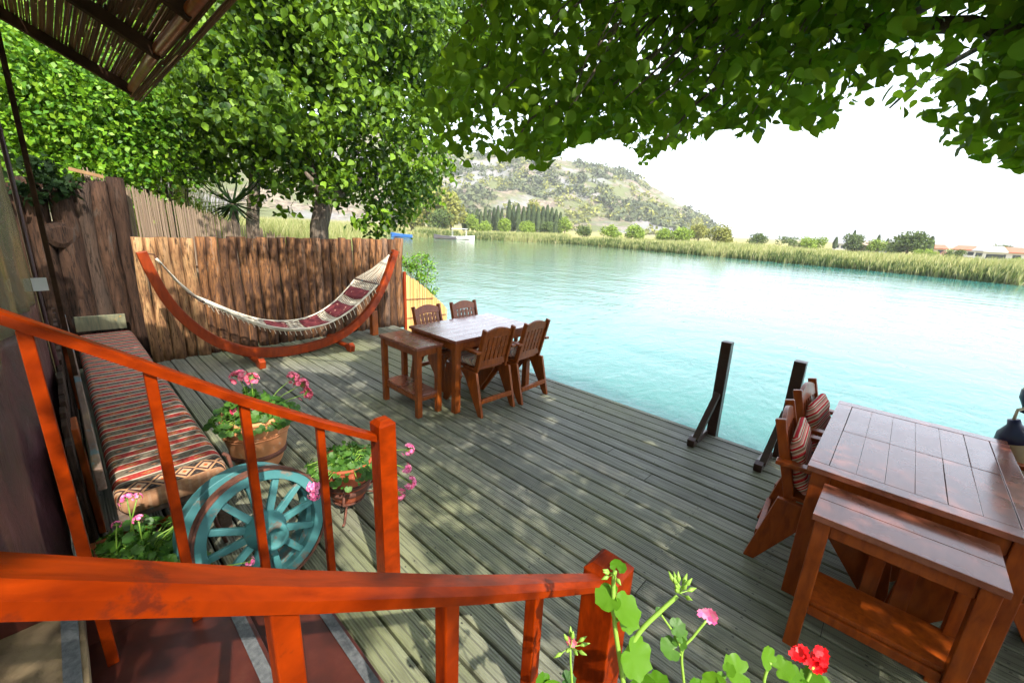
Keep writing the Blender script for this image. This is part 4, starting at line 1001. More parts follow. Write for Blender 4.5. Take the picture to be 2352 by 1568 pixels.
# tall tree far left behind (fills the top)
tree = empty('hillside_tree', PX(430, 560, -13), 'light green tree on the slope directly behind the awning corner', 'tree'); tree.location.z = -.4
spec = grid_spec([(380, -60), (560, -60), (520, 100), (470, 220), (450, 330), (360, 350), (330, 250), (340, 100)], 62, .7)
P = crown_pts(clumpset(spec, -12.6, .9), 150); leafy('crown', P, .14, L_tree, tree, LEAF9, .4, .7, (.45, -.1))
p0 = Vector(tree.location); b = MB(); b.tube([p0 + Vector((0, 0, -.3)), p0 + Vector((.1, 0, 3)), p0 + Vector((0, .1, 5.5))], [.14, .11, .05], 10); b.build('trunk', M_bark, tree, smooth=True)
# bright bushes on the slope
for k, (poly, x, lab, sz) in enumerate([
        ([(20, 60), (200, 130), (330, 200), (360, 300), (380, 400), (300, 410), (200, 390), (60, 390), (25, 250)], -8.9, 'mass of bright yellow green leaves climbing the slope at the far left', .075),
        ([(300, 200), (400, 190), (440, 250), (420, 340), (390, 400), (350, 420), (300, 380)], -9.6, 'darker green bush between the climbing leaves and the trees', .095),
        ([(30, 10), (230, 60), (330, 160), (300, 240), (100, 200), (20, 120)], -14.0, 'leafy bush high on the slope seen under the awning rafters', .15)]):
    cl = clumpset(grid_spec(poly, 48, .55), x, .7); cs_ = np.array([c for c, r in cl]); ctr = cs_.mean(0)
    root = empty('slope_bush', (ctr[0], ctr[1], float(ground_h(np.array([ctr[0]]), np.array([ctr[1]]))[0])), lab, 'bush')
    P = crown_pts(cl, 480 if k == 0 else 260); leafy('foliage', P, sz, L_bush if k != 1 else L_tree, root, LEAF4, .35, .7, (.5, -.1))
    b = MB(); g = Vector(root.location)
    for q_ in range(6):
        e = Vector(cl[(q_ * 7) % len(cl)][0]); b.tube([g, g.lerp(e, .5) + Vector((0, rnd.uniform(-.2, .2), 0)), e], [.05, .03, .012], 6)
    b.build('stems', M_bark, root)
# dark ivy on the tall logs
cl = clumpset(grid_spec([(50, 375), (150, 385), (140, 425), (105, 455), (65, 455)], 30, .19), -6.75, .08)
P = crown_pts(cl, 900); g = Vector(cl[0][0]); root = empty('ivy', (-6.72, .0, 1.5), 'dark ivy hanging over the left end of the tall logs', 'ivy')
leafy('leaves', P, .075, L_dark, root, LEAF4, .5, .4)
b = MB()
for c, r in cl: b.tube([Vector((-6.76, -.05, 1.9)), Vector(c) + Vector((-.03, 0, -.02)), c], [.008, .006, .003], 5)
b.build('stems', M_bark, root)
# spiky yucca
yc = PX(535, 468, -8.0); root = empty('yucca', (yc.x, yc.y, -.4), 'dark spiky yucca head above the reed screen', 'yucca')
n = 70; az = rs.uniform(0, 2 * math.pi, n); ze = rs.uniform(-.75, .75, n); A = np.stack([np.cos(az), np.sin(az), ze * 1.1], 1)
mesh_obj('leaves', *scatter(BLADE, np.tile(np.array(yc), (n, 1)), A, np.tile([0, .1, 1.], (n, 1)) + rs.normal(size=(n, 3)) * .2, rs.uniform(.5, .78, n), np.full(n, .045)), L_dark, root)
b = MB(); b.tube([(yc.x, yc.y, -.5), (yc.x, yc.y, yc.z)], [.07, .06], 8, True, .05); b.build('trunk', M_bark, root)
# small sunlit bush at the end of the cane screen
cl = [(tuple(PX(px, py, -7.0)), r) for px, py, r in ((955, 605, .17), (975, 640, .19), (985, 612, .12), (968, 592, .12), (940, 615, .12), (990, 665, .12), (930, 600, .1))]
g = PX(970, 700, -7.0); root = empty('waterside_bush', (g.x, g.y, -.9), 'small sunlit yellow green bush at the water by the cane screen', 'bush')
P = crown_pts(cl, 2600); leafy('foliage', P, .045, L_bush, root, LEAF4, .1, .7)
b = MB(); 
for c, r in cl: b.tube([(g.x, g.y, -1.0), (g.x, g.y, .1), c], [.02, .015, .006], 6)
b.build('stems', M_bark, root)

# ---------------------------------------------------------------- reeds
def reeds(name, XY, H, mat, label, wd=.02, blades=5, spread=.5):
    n = len(XY); z = ground_h(XY[:, 0], XY[:, 1]); P = np.repeat(np.column_stack([XY, np.maximum(z, -.9)]), blades, 0); m_ = len(P)
    P[:, :2] += rs.normal(size=(m_, 2)) * .05
    A = nrmz(np.column_stack([rs.normal(size=m_) * spread * .35, rs.normal(size=m_) * spread * .35, np.ones(m_)]))
    Nn = nrmz(np.column_stack([rs.normal(size=m_) + .8, rs.normal(size=m_) - .4, rs.normal(size=m_) * .3]))
    Hh = np.repeat(H, blades) * rs.uniform(.5, 1.05, m_)
    return tag(mesh_obj(name, *scatter(BLADE, P, A, Nn, Hh, wd * rs.uniform(.6, 1.3, m_)), mat), label, 'reeds', kind='stuff')
# behind the fence, along the near bank
def near_pts(n, pxr, rr):
    out = []
    while len(out) < n:
        px = rnd.uniform(*pxr); Rr = rr[0] * (rr[1] / rr[0]) ** rnd.random(); d = ray(px, 520); h = math.hypot(d.x, d.y); out.append((d.x / h * Rr, d.y / h * Rr))
    a = np.array(out); sd = river_sd(a[:, 0], a[:, 1]); return a[sd > .0]
XY = near_pts(1500, (340, 480), (9.6, 14)); XY = XY[XY[:, 0] < -7.6]
reeds('reeds', XY, rs.uniform(1.6, 2.9, len(XY)), L_reed, 'tall green reeds left of the yucca behind the reed screen', .028, 5)
XY = near_pts(2600, (470, 900), (10.5, 24)); XY = XY[XY[:, 0] < -7.7]
reeds('reeds', XY, rs.uniform(1.0, 1.9, len(XY)), L_reedy, 'sunlit straw coloured reeds behind the low fence', .026, 5)
XY = near_pts(1300, (470, 760), (10, 16)); XY = XY[XY[:, 0] < -7.7]
reeds('reeds', XY, rs.uniform(1.1, 2.1, len(XY)), L_reed, 'green reed shoots among the straw reeds under the trees', .024, 4)
XY = near_pts(9000, (500, 912), (24, 78))
reeds('reeds', XY, rs.uniform(1.1, 2.0, len(XY)) , L_reedy, 'wide pale reed bed on the near bank running to the boats', .10, 4)
# far shore band
def band(i0, i1, n, depth):
    out = []
    seg = RIVER[i0:i1 + 1]; L = np.hypot(*(seg[1:] - seg[:-1]).T); c = np.concatenate([[0], np.cumsum(L)])
    for _ in range(n):
        s_ = rnd.uniform(0, c[-1]); j = min(np.searchsorted(c, s_) - 1, len(L) - 1); j = max(j, 0); t = (s_ - c[j]) / L[j]; p = seg[j] * (1 - t) + seg[j + 1] * t
        e = (seg[j + 1] - seg[j]) / L[j]; nn = np.array([-e[1], e[0]]); dd = depth * rnd.random() ** 1.5
        out.append(p + nn * dd)
    a = np.array(out); sd = river_sd(a[:, 0], a[:, 1])
    if (sd > 0).mean() < .5: raise ValueError('band side')
    return a[sd > -.3]
XY = band(5, 15, 15000, 26); sd = river_sd(XY[:, 0], XY[:, 1])
reeds('reeds', XY, rs.uniform(.75, 1.25, len(XY)) + .15 * np.sin(XY[:, 0] * .21), L_reedy, 'long pale reed bed along the far shore', .11, 5)
XY = band(5, 15, 4200, 3.0); pn = np.array([noise.noise(Vector((a * .14, c * .14, 9))) for a, c in XY]); XY = XY[pn > -.05]
reeds('reeds', XY, rs.uniform(.7, 1.2, len(XY)), L_far, 'darker green reeds at the water line of the far shore', .13, 5)
# ================================================================ FAR BANK
def gz(x, y): return float(ground_h(np.array([x]), np.array([y]))[0])
def far_tree(px, top, wpx, Rr, kind, label, group=None, base_px=None, name=None):
    """round / cypress tree at distance Rr under picture column px, height and width given by its picture size"""
    e = azel(px, top)[1]; p = PR(px, top, Rr); z0 = gz(p.x, p.y) - .2; z1 = CAM_Z + Rr * math.tan(R_(e)); dep = (Vector((p.x, p.y, 2)) - CAM).dot(fw); wdt = wpx * dep / F_PX
    H = max(z1 - z0, 1.2)
    root = empty(name or ('cypress_tree' if kind == 'cyp' else 'far_tree'), (p.x, p.y, z0), label, 'tree', group)
    if kind == 'cyp':
        n = 420; t = rs.uniform(0.02, 1, n) ** .8; r = wdt / 2 * np.sin(np.clip(t * 1.05 + .12, 0, 1.17) * math.pi * .86) ** .6 * (1 - t * .35); a = rs.uniform(0, 6.283, n); r *= rs.uniform(.6, 1.1, n)
        P = np.column_stack([p.x + np.cos(a) * r, p.y + np.sin(a) * r, z0 + .3 + t * (H - .3)])
        A = nrmz(np.column_stack([np.cos(a) * .25, np.sin(a) * .25, np.ones(n)])); Nn = nrmz(np.column_stack([np.cos(a), np.sin(a), rs.normal(size=n) * .3]))
        mesh_obj('crown', *scatter(LEAF4, P, A, Nn, np.full(n, H * .11), np.full(n, max(wdt * .5, .4))), L_cyp, root)
        b = MB(); b.tube([(p.x, p.y, z0), (p.x, p.y, z0 + H * .3)], [wdt * .06 + .05, wdt * .04 + .03], 6); b.build('trunk', M_bark, root)
    else:
        mat = {'g': L_farg, 'o': L_fary, 'd': L_far}[kind]; cl = []; rr = min(wdt, H * 1.1) * .27
        for k in range(11):
            a = rnd.uniform(0, 6.28); q_ = rnd.uniform(0, 1) ** .5 * (wdt / 2 - rr * .8); zc = z0 + H * rnd.uniform(.38, .86) - (q_ / max(wdt, .1)) * H * .35
            cl.append((Vector((p.x + math.cos(a) * q_, p.y + math.sin(a) * q_, zc)), rr * rnd.uniform(.7, 1.1)))
        cl.append((Vector((p.x, p.y, z1 - rr)), rr))
        Pl = []
        for c, r in cl:
            n = 150; d = runit(n); Pl.append(np.array(c) + d * (r * rs.uniform(.6, 1.05, n))[:, None])
        P = np.vstack(Pl); n = len(P); mesh_obj('crown', *scatter(LEAF4, P, runit(n), nrmz(rs.normal(size=(n, 3)) * .7 + np.array([.4, -.1, .6])), rr * rs.uniform(.22, .42, n)), mat, root)
        b = MB(); b.tube([(p.x, p.y, z0), (p.x, p.y, z0 + H * .6)], [wdt * .035 + .04, wdt * .02 + .02], 7); b.build('trunk', M_bark, root)
    return root
G = 'cypress row under the hill'
cyp = [(1066, 491, 9), (1075, 485, 9), (1086, 489, 8), (1096, 483, 10), (1105, 489, 9), (1115, 479, 9), (1124, 485, 9), (1135, 481, 9), (1144, 477, 9), (1153, 483, 8), (1170, 465, 11), (1180, 477, 12), (1191, 473, 12), (1203, 479, 12), (1215, 475, 12), (1226, 477, 12), (1237, 481, 12), (1248, 479, 12), (1258, 475, 11), (1268, 481, 11), (1278, 485, 10), (1288, 491, 10)]
for k, (px, top, wp) in enumerate(cyp):
    ORD = 'first second third fourth fifth sixth seventh eighth ninth tenth eleventh'.split()
    lab = 'tall pointed cypress standing above the rest of the row' if px == 1170 else ('dark slender cypress, %s from the left end of the row under the hill' % ORD[k] if k < 10 else 'dark slender cypress right of the tallest one, %s from the right end of the row' % ORD[21 - k])
    far_tree(px, top, wp * 1.15, 118 + rnd.uniform(-4, 4), 'cyp', lab, G if px != 1166 else None)
for px, top, wp, Rr, kd, lab in [
    (985, 428, 96, 108, 'o', 'big olive yellow tree at the left end of the cypress row'), (1036, 440, 78, 106, 'o', 'golden olive tree right of the biggest one by the cypress row'), (1010, 478, 60, 98, 'd', 'dark bush under the two biggest olive trees'), (1112, 506, 36, 97, 'g', 'low green bush before the left half of the cypress row'), (1212, 508, 40, 96, 'g', 'low pale bush before the right half of the cypress row'), (1260, 508, 34, 96, 'd', 'low dark bush near the right end of the cypress row'),
    (945, 470, 60, 105, 'o', 'low olive tree farthest left on the far bank'), (1085, 490, 30, 100, 'g', 'small bright green bush in front of the cypresses'),
    (1225, 456, 46, 128, 'o', 'olive tree rising behind the right half of the cypress row'), (1160, 500, 34, 99, 'g', 'pale bush before the middle of the cypress row'),
    (1300, 496, 30, 110, 'g', 'light green bush at the right end of the cypress row'), (1345, 520, 40, 92, 'd', 'low dark bush on the far shore below the hill'),
    (1405, 517, 50, 90, 'g', 'pale spreading bush on the far shore below the hill'), (1462, 518, 46, 92, 'g', 'yellow green bush left of the pair of round bright bushes'),
    (1527, 522, 50, 88, 'g', 'left one of the two round bright green bushes'), (1570, 522, 54, 88, 'g', 'right one of the two round bright green bushes'),
    (1610, 512, 44, 110, 'o', 'brownish olive tree behind the round bushes'), (1663, 518, 64, 84, 'o', 'large round olive bush standing alone on the far shore'),
    (1746, 542, 36, 120, 'd', 'small dark tree alone on the far shore'), (1828, 550, 70, 115, 'd', 'long dark green clump left of the village'),
    (1875, 552, 60, 110, 'g', 'light green clump left of the village'), (1965, 545, 52, 130, 'd', 'round tree over the pale houses'), (2020, 556, 34, 128, 'g', 'small light tree between the village cypresses'),
    (2052, 562, 32, 118, 'd', 'dark bush in front of the village'), (2098, 536, 58, 108, 'd', 'tall leafy green tree, the largest in the village'), (2135, 578, 40, 104, 'g', 'low bush at the foot of the tall village tree'),
    (2190, 580, 40, 102, 'd', 'dark bush below the pink blossom tree'), (2305, 572, 44, 150, 'd', 'flat topped grey green tree behind the red roofs'), (2340, 598, 40, 96, 'g', 'yellow green bush at the right end of the village')]:
    far_tree(px, top - (8 if px > 1700 else 0), wp * (1.25 if px > 1700 else 1.1), Rr * (.9 if px > 1700 else 1), kd, lab)
for px, top, wp, Rr, lab in [(1922, 552, 8, 140, 'small cypress left of the white house'), (1964, 538, 7, 150, 'thin cypress poking above the round village tree'), (2020, 548, 7, 150, 'thin cypress behind the small light tree'), (2040, 556, 7, 145, 'short cypress right of the small light tree'),
                             (2068, 560, 9, 132, 'dark cypress left of the tall village tree'), (2142, 552, 12, 130, 'dark cypress right of the tall village tree'), (2130, 560, 10, 131, 'shorter dark cypress touching the tall village tree')]:
    far_tree(px, top - 6, wp * 1.3, Rr * .9, 'cyp', lab)
r_ = far_tree(2170, 578, 46, 112, 'g', 'tree covered in pink blossom in front of the red roofs', name='blossom_tree')
M_blos = leaf_mat('pink_blossom', (.45, .12, .18), (.60, .25, .30), .2)
for c in r_.children:
    if c.name.startswith('crown'): c.data.materials.clear(); c.data.materials.append(M_blos)

# village houses
M_wall = MT('white_house_wall', (.62, .60, .55), .8).m; M_wall2 = MT('cream_house_wall', (.55, .46, .34), .8).m; M_wallb = MT('lilac_house_wall', (.36, .36, .52), .8).m
M_roof = MT('red_tile_roof', (.42, .13, .07), .8).m; M_roof2 = MT('pale_roof', (.50, .36, .28), .8).m; M_glass = MT('dark_window_glass', (.04, .05, .06), .2).m; M_roofg = MT('grey_roof', (.25, .25, .26), .8).m
for px, top, wpx, Rr, wm, rm, lab in [
    (1930, 562, 34, 134, M_wall, M_roofg, 'small white house among the trees left of the village'), (1985, 567, 44, 128, M_wall, M_roofg, 'white house with a flat grey roof below the round tree'),
    (1975, 585, 70, 118, M_wall2, M_roof2, 'long low house with a pale pinkish roof'), (2030, 581, 42, 122, M_wallb, M_roof2, 'lilac grey house behind the reeds'),
    (2150, 572, 40, 135, M_wall2, M_roof, 'cream house with a red roof beside the blossom tree'), (2218, 574, 44, 128, M_wall, M_roof, 'white house with a bright red roof right of the blossom tree'),
    (2262, 583, 40, 120, M_wall, M_roofg, 'white building with a dark roof edge between the red roofs'), (2318, 588, 50, 108, M_wall, M_roof, 'wide white house with an orange red roof at the right edge'), (2280, 600, 30, 100, M_wall, M_wall, 'low white boathouse in front of the red roofs')]:
    p = PR(px, top, Rr); z0 = gz(p.x, p.y) - .1; e = azel(px, top)[1]; z1 = max(CAM_Z + Rr * math.tan(R_(e)), z0 + 2.4); wd_ = wpx * Rr * .9 / F_PX * .8
    wd_ *= .8; root = empty('village_house', (p.x, p.y, z0), lab, 'house'); t = Vector((-p.y, p.x, 0)).normalized() * -1; nd = Vector((p.x, p.y, 0)).normalized(); H = z1 - z0; dp = 5; hw = wd_ / 2; ev = H * .62
    def c8(a0, a1, d0, d1, za, zb): return [Vector((p.x, p.y, 0)) + t * a + nd * d + zz * z_ for z_ in (za, zb) for a, d in ((a0, d0), (a1, d0), (a1, d1), (a0, d1))]
    b = MB(); b.hexa(c8(-hw, hw, 0, dp, z0, z0 + ev)); b.build('wall', wm, root)
    b = MB(); o_ = .4; B = c8(-hw - o_, hw + o_, -o_, dp + o_, z0 + ev, z0 + ev + .12)
    b.hexa(B); tp = [Vector((p.x, p.y, 0)) + t * a + nd * (dp / 2) + zz * z1 for a in (-hw * .75, hw * .75)]
    b.add([B[4], B[5], B[6], B[7], tp[0], tp[1]], [(0, 1, 5, 4), (1, 2, 5), (2, 3, 4, 5), (3, 0, 4)]); b.build('roof', rm, root)
    nw = max(2, int(wd_ / 2.6))
    for k in range(nw):
        a = -hw + wd_ * (k + .5) / nw; b = MB(); b.hexa(c8(a - .45, a + .45, -.03, .02, z0 + ev * .35, z0 + ev * .8)); b.build('window', M_glass, root)
# boats
def boat(px, py, L, mat, label, roof=False, yaw=0):
    p = PZ(px, py, -.8); root = empty('moored_boat', (0, 0, 0), label, 'boat')
    b = MB(); secs = []; n = 9
    for i in range(n):
        t = i / (n - 1); w_ = .62 * math.sin(min(1, (1 - t) * 1.5 + .12) * math.pi / 2) * (1 if t > .02 else .9); hgt = .45 + .28 * t ** 2.2; x = (t - .5) * L
        secs.append([(x, -w_, hgt), (x, -w_ * .8, .05), (x, -w_ * .3, -.12), (x, w_ * .3, -.12), (x, w_ * .8, .05), (x, w_, hgt)])
    vs = [v for s_ in secs for v in s_]; m_ = 6
    fs = [(i * m_ + k, i * m_ + k + 1, (i + 1) * m_ + k + 1, (i + 1) * m_ + k) for i in range(n - 1) for k in range(m_ - 1)] + [(0, 1, 2, 3, 4, 5)]
    b.add(vs, fs); o = b.build('hull', mat, root); s_ = o.modifiers.new('thick', 'SOLIDIFY'); s_.thickness = .05
    b = MB(); b.box(-L * .4, L * .3, -.5, .5, .12, .16); b.box(-L * .1, -L * .02, -.52, .52, .3, .35); b.box(-L * .35, -L * .27, -.5, .5, .3, .35); b.build('thwart', M_oldw, root)
    if roof:
        b = MB(); b.box(-L * .38, L * .22, -.75, .75, 1.75, 1.83); b.build('sun_roof', M_white, root)
        for x in (-L * .35, L * .18):
            for y in (-.55, .55): b = MB(); b.tube([(x, y, .3), (x, y, 1.76)], .03, 6); b.build('roof_pole', M_white, root)
    root.location = (p.x, p.y, -.78); root.rotation_euler = (0, 0, yaw); return root
M_white = MT('white_boat_paint', (.75, .74, .72), .4).m; M_blue = MT('blue_boat_paint', (.04, .16, .50), .35).m; M_greyb = MT('dark_boat_hull', (.12, .11, .12), .5).m
yw = math.atan2(r0.y, r0.x)
boat(922, 544.6, 3.6, M_blue, 'blue boat moored on the near bank left of the white boats', False, yw + math.pi)
boat(1022, 548.6, 3.9, M_greyb, 'dark hulled boat moored left against the canopied boat', False, yw + math.pi)
boat(1060, 549.8, 4.6, M_white, 'white boat with a flat sun roof moored at the reeds', True, yw)

# hillside scrub
def scrub(n, mat, label, seed, lo, hi):
    r2 = np.random.RandomState(seed); A = np.radians(r2.uniform(-16, 25, n)); Rr = r2.uniform(150, 520, n)
    X = Rr * (np.cos(A) * f0.x + np.sin(A) * r0.x); Y = Rr * (np.cos(A) * f0.y + np.sin(A) * r0.y); Z = ground_h(X, Y)
    pn = np.array([noise.noise(Vector((a * .02, c * .02, seed))) for a, c in zip(X, Y)]); k = (Z > 1.0) & (pn > -.02); X, Y, Z = X[k], Y[k], Z[k]; m_ = len(X); s_ = lo * .6 + (hi - lo * .4) * r2.uniform(0, 1, m_) ** 2
    nl_ = 26; P = np.repeat(np.column_stack([X, Y, Z + s_ * .35]), nl_, 0); S_ = np.repeat(s_, nl_); d = nrmz(r2.normal(size=(m_ * nl_, 3))); P = P + d * (S_ * .55)[:, None] * np.array([1, 1, .75])
    tag(mesh_obj('hillside_scrub', *scatter(LEAF4, P, nrmz(r2.normal(size=P.shape)), nrmz(d + np.array([.2, 0, .5])), S_ * .55), mat), label, 'scrub', kind='stuff')
scrub(3000, L_scrub, 'dark scrub bushes dotted over the rocky hill', 5, 3.0, 6.0)
scrub(2000, L_fary, 'olive green scrub covering the rocky hill', 8, 2.2, 5.0)

# ================================================================ FLOWERS AND POT PLANTS
def gplant(parent, c, r, h, nleaf, size, mat, seed=0, hang=0.3):
    n = nleaf; a = rs.uniform(0, 6.283, n); q_ = rs.uniform(0, 1, n) ** .6; P = np.column_stack([c[0] + np.cos(a) * q_ * r, c[1] + np.sin(a) * q_ * r, c[2] + h * rs.uniform(.15, 1, n) * (1 - q_ * (.45 + hang))])
    A = nrmz(np.column_stack([np.cos(a) * q_ + rs.normal(size=n) * .4, np.sin(a) * q_ + rs.normal(size=n) * .4, rs.normal(size=n) * .3 - .1 - q_ * hang]))
    Nn = nrmz(np.column_stack([np.cos(a) * q_ * .9 + .3, np.sin(a) * q_ * .9 - .2, np.full(n, .7)]) + rs.normal(size=(n, 3)) * .3)
    mesh_obj('leaves', *scatter(GLEAF, P, A, Nn, size * rs.uniform(.55, 1.2, n)), mat, parent, smooth=True)
    b = MB()
    for k in range(0, n, 3):
        p = Vector(P[k]); s_ = Vector((c[0] + (p.x - c[0]) * .25, c[1] + (p.y - c[1]) * .25, c[2] - .03)); b.tube([s_, s_.lerp(p, .6) + Vector((0, 0, .03)), p], [.004, .003, .002], 5, False)
    b.build('stems', M_stem, parent, smooth=True)
def flower(parent, base, head, r, mat, nf=26, axis=None, bud=0):
    head = Vector(head); base = Vector(base); b = MB(); mid = base.lerp(head, .55) + Vector((0, 0, .02)); b.tube([base, mid, head], [.0035, .003, .0025], 6)
    ax = (head - mid).normalized() if axis is None else Vector(axis)
    fl = empty('flower', (0, 0, 0)); col.objects.unlink(fl); bpy.data.objects.remove(fl)
    Ps, As, Ns = [], [], []
    for k in range(nf):
        d = Vector(runit(1)[0]); d = (d + ax * .8).normalized(); c = head + d * r * rnd.uniform(.75, 1.0); b.tube([head, c], [.0014, .0012], 4, False)
        t = d.orthogonal().normalized(); t2 = d.cross(t); ph = rnd.uniform(0, 6)
        for j in range(5):
            a = ph + 2 * math.pi * j / 5; Ps.append(tuple(c)); As.append(tuple(t * math.cos(a) + t2 * math.sin(a) + d * .35)); Ns.append(tuple(d))
    o = mesh_obj('flower_head', *scatter(PETAL, np.array(Ps), np.array(As), np.array(Ns), np.full(len(Ps), r * .42)), mat, parent)
    b.build('flower_stalk', M_stem, parent, smooth=True); return o
g = empty('geranium', PC1 + Vector((0, 0, .36)), 'bushy geranium with coral pink flower heads in the large banded pot', 'geranium')
cc = PC1 + Vector((0, 0, .38)); gplant(g, cc, .29, .25, 460, .050, L_ger, hang=.5)
for px, py, r in ((550, 868, .055), (578, 872, .045), (672, 868, .045), (690, 885, .055), (700, 905, .05), (548, 942, .045), (573, 938, .04)):
    hd = PX(px, py, -3.24 + rnd.uniform(-.08, .10)); flower(g, cc + (hd - cc) * .15, hd, r, M_pink, 24)
g = empty('geranium', PC2 + Vector((0, 0, .24)), 'trailing geranium spilling over the smaller terracotta pot with magenta flowers', 'geranium')
cc = PC2 + Vector((0, 0, .255)); gplant(g, cc, .24, .15, 360, .036, L_ger, hang=.9)
for px, py, r, dx in ((936, 1032, .038, .25), (932, 1075, .034, .25), (941, 1108, .040, .25), (915, 1132, .042, .22), (720, 1115, .034, .30), (722, 1135, .03, .30)):
    hd = PX(px, py, PC2.x + dx); flower(g, cc + Vector((.04, .08 if px > 800 else -.08, 0)), hd, r, M_mag, 24)
g = empty('geranium', PL + Vector((0, 0, .22)), 'mass of low geranium leaves with small pink flowers in the planter box', 'geranium')
for dx in (-.17, .0, .15):
    gplant(g, PL + Vector((dx, 0, .23)), .21, .16, 210, .046, L_ger, hang=.5)
for px, py, r, z_ in ((292, 1148, .028, .50), (315, 1142, .02, .50), (318, 1192, .022, .42), (268, 1205, .018, .42), (468, 1158, .018, .42), (440, 1185, .02, .38), (572, 1290, .02, .40)):
    hd = PZ(px, py, z_); flower(g, Vector((max(min(hd.x, PL.x + .2), PL.x - .25), PL.y + rnd.uniform(-.1, .1), .26)), hd, r, M_mag, 9)
# foreground geranium
FG = Vector((.02, .42, .5)); pot(FG, .11, .17, .34, M_pot, 'terracotta pot on the terrace just below the frame holding the tall geranium')
g = empty('geranium', FG + Vector((0, 0, .3)), 'tall bright green geranium in front of the near newel post with pink and red flowers', 'geranium')
TD = .72
def fp(px, py, t=TD): return PT(px, py, t)
root_p = FG + Vector((0, 0, .30))
b = MB()
def stem(pts, r=.0045):
    pts = [fp(*p) if not isinstance(p, Vector) else p for p in pts]; b.tube(crom(pts, 4), [r * (1.15 - .3 * i / (4 * (len(pts) - 1))) for i in range(4 * (len(pts) - 1) + 1)], 7)
S1 = fp(1475, 1760); 
stem([root_p, S1, (1438, 1600), (1425, 1520), (1412, 1430), (1409, 1340), (1413, 1310)], .0042)
stem([(1427, 1520), (1470, 1450), (1520, 1400), (1556, 1368)], .0040)
stem([root_p, fp(1560, 1760, .78), (1572, 1600, .78), (1566, 1500, .78), (1592, 1462, .78), (1622, 1425, .78)], .0026)
stem([root_p, fp(1380, 1760, .80), (1322, 1600, .80), (1312, 1540, .80), (1310, 1490, .80)], .0024)
stem([root_p, fp(1650, 1750, .80), (1752, 1620, .80), (1755, 1560, .80), (1770, 1520, .80)], .0032)
stem([root_p, fp(1700, 1750, .80), (1830, 1600, .80), (1868, 1530, .80)], .0032)
stem([(1566, 1500, .78), (1555, 1465, .78), (1532, 1430, .78), (1512, 1402, .78)], .002)
stem([(1566, 1505, .78), (1545, 1490, .78)], .0018); stem([(1430, 1560), (1460, 1500)], .003); stem([(1412, 1430), (1400, 1385)], .002); stem([(1412, 1430), (1445, 1400)], .002)
b.build('stems', M_stem, g, smooth=True)
view = lambda p: (CAM - p).normalized()
def gl(lst, mat, name='leaves'):
    Ps, As, Ns, Ss = [], [], [], []
    for px, py, t, sz, ang, tilt in lst:
        p = fp(px, py, t); a = cR * math.sin(R_(ang)) + cU * math.cos(R_(ang)); n_ = (view(p) + cU * tilt + cR * .15).normalized(); Ps.append(tuple(p)); As.append(tuple(a)); Ns.append(tuple(n_)); Ss.append(sz)
    return mesh_obj(name, *scatter(GLEAF, np.array(Ps), np.array(As), np.array(Ns), np.array(Ss)), mat, g, smooth=True)
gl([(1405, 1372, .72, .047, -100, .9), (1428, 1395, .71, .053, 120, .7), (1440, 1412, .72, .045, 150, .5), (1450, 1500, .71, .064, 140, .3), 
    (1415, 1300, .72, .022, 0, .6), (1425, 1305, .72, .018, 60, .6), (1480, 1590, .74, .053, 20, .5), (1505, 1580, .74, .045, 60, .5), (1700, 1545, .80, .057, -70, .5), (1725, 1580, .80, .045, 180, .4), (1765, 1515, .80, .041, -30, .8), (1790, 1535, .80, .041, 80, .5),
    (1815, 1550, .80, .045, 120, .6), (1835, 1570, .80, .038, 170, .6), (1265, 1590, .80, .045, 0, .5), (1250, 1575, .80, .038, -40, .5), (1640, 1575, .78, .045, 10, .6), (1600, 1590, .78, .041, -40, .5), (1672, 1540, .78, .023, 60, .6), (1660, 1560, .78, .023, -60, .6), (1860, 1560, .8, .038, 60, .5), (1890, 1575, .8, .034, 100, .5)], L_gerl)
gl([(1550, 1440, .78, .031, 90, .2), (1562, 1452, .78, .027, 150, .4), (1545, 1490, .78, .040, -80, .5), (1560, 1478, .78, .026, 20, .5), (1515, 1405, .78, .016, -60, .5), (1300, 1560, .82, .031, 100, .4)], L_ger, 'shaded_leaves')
# bud cluster, flowers
for c, n_, t, r_b in (((1560, 1362), 12, .72, .030), ((1311, 1485), 9, .80, .032), ((1410, 1318), 5, .72, .018)):
    p = fp(*c, t); b = MB()
    for k in range(n_):
        d = (Vector(runit(1)[0]) + cU * .5 + view(p) * .2).normalized(); e = p + d * r_b; b.tube([p, p.lerp(e, .5), e], [.001, .001, .001], 4, False); b.tube([p.lerp(e, .55), p.lerp(e, .8), e + d * .006], [.0012, .0042, .0005], 6)
    b.build('bud_cluster', M_stem, g, smooth=True)
def petals(c, t, n_, r, mat, name='flower_head'):
    p = fp(*c, t); Ps, As, Ns = [], [], []
    for k in range(n_):
        ga = k * 2.4; gr = r * 1.15 * math.sqrt((k + .3) / n_); o_ = p + cR * math.cos(ga) * gr + cU * math.sin(ga) * gr; d = (view(p) + Vector(runit(1)[0]) * .7).normalized(); t1 = d.orthogonal().normalized(); t2 = d.cross(t1); ph = rnd.uniform(0, 6)
        for j in range(5): a = ph + 2 * math.pi * j / 5; Ps.append(tuple(o_)); As.append(tuple(t1 * math.cos(a) + t2 * math.sin(a) + d * .3)); Ns.append(tuple(d))
    mesh_obj(name, *scatter(PETAL, np.array(Ps), np.array(As), np.array(Ns), np.full(len(Ps), .0125)), mat, g)
petals((1612, 1405), .78, 1, .004, M_mag); petals((1634, 1412), .78, 3, .005, M_mag)
petals((1838, 1502), .80, 6, .009, M_redp); petals((1880, 1522), .80, 8, .011, M_redp); petals((1885, 1500), .80, 3, .012, M_redp); petals((1312, 1470), .80, 1, .002, M_pink)

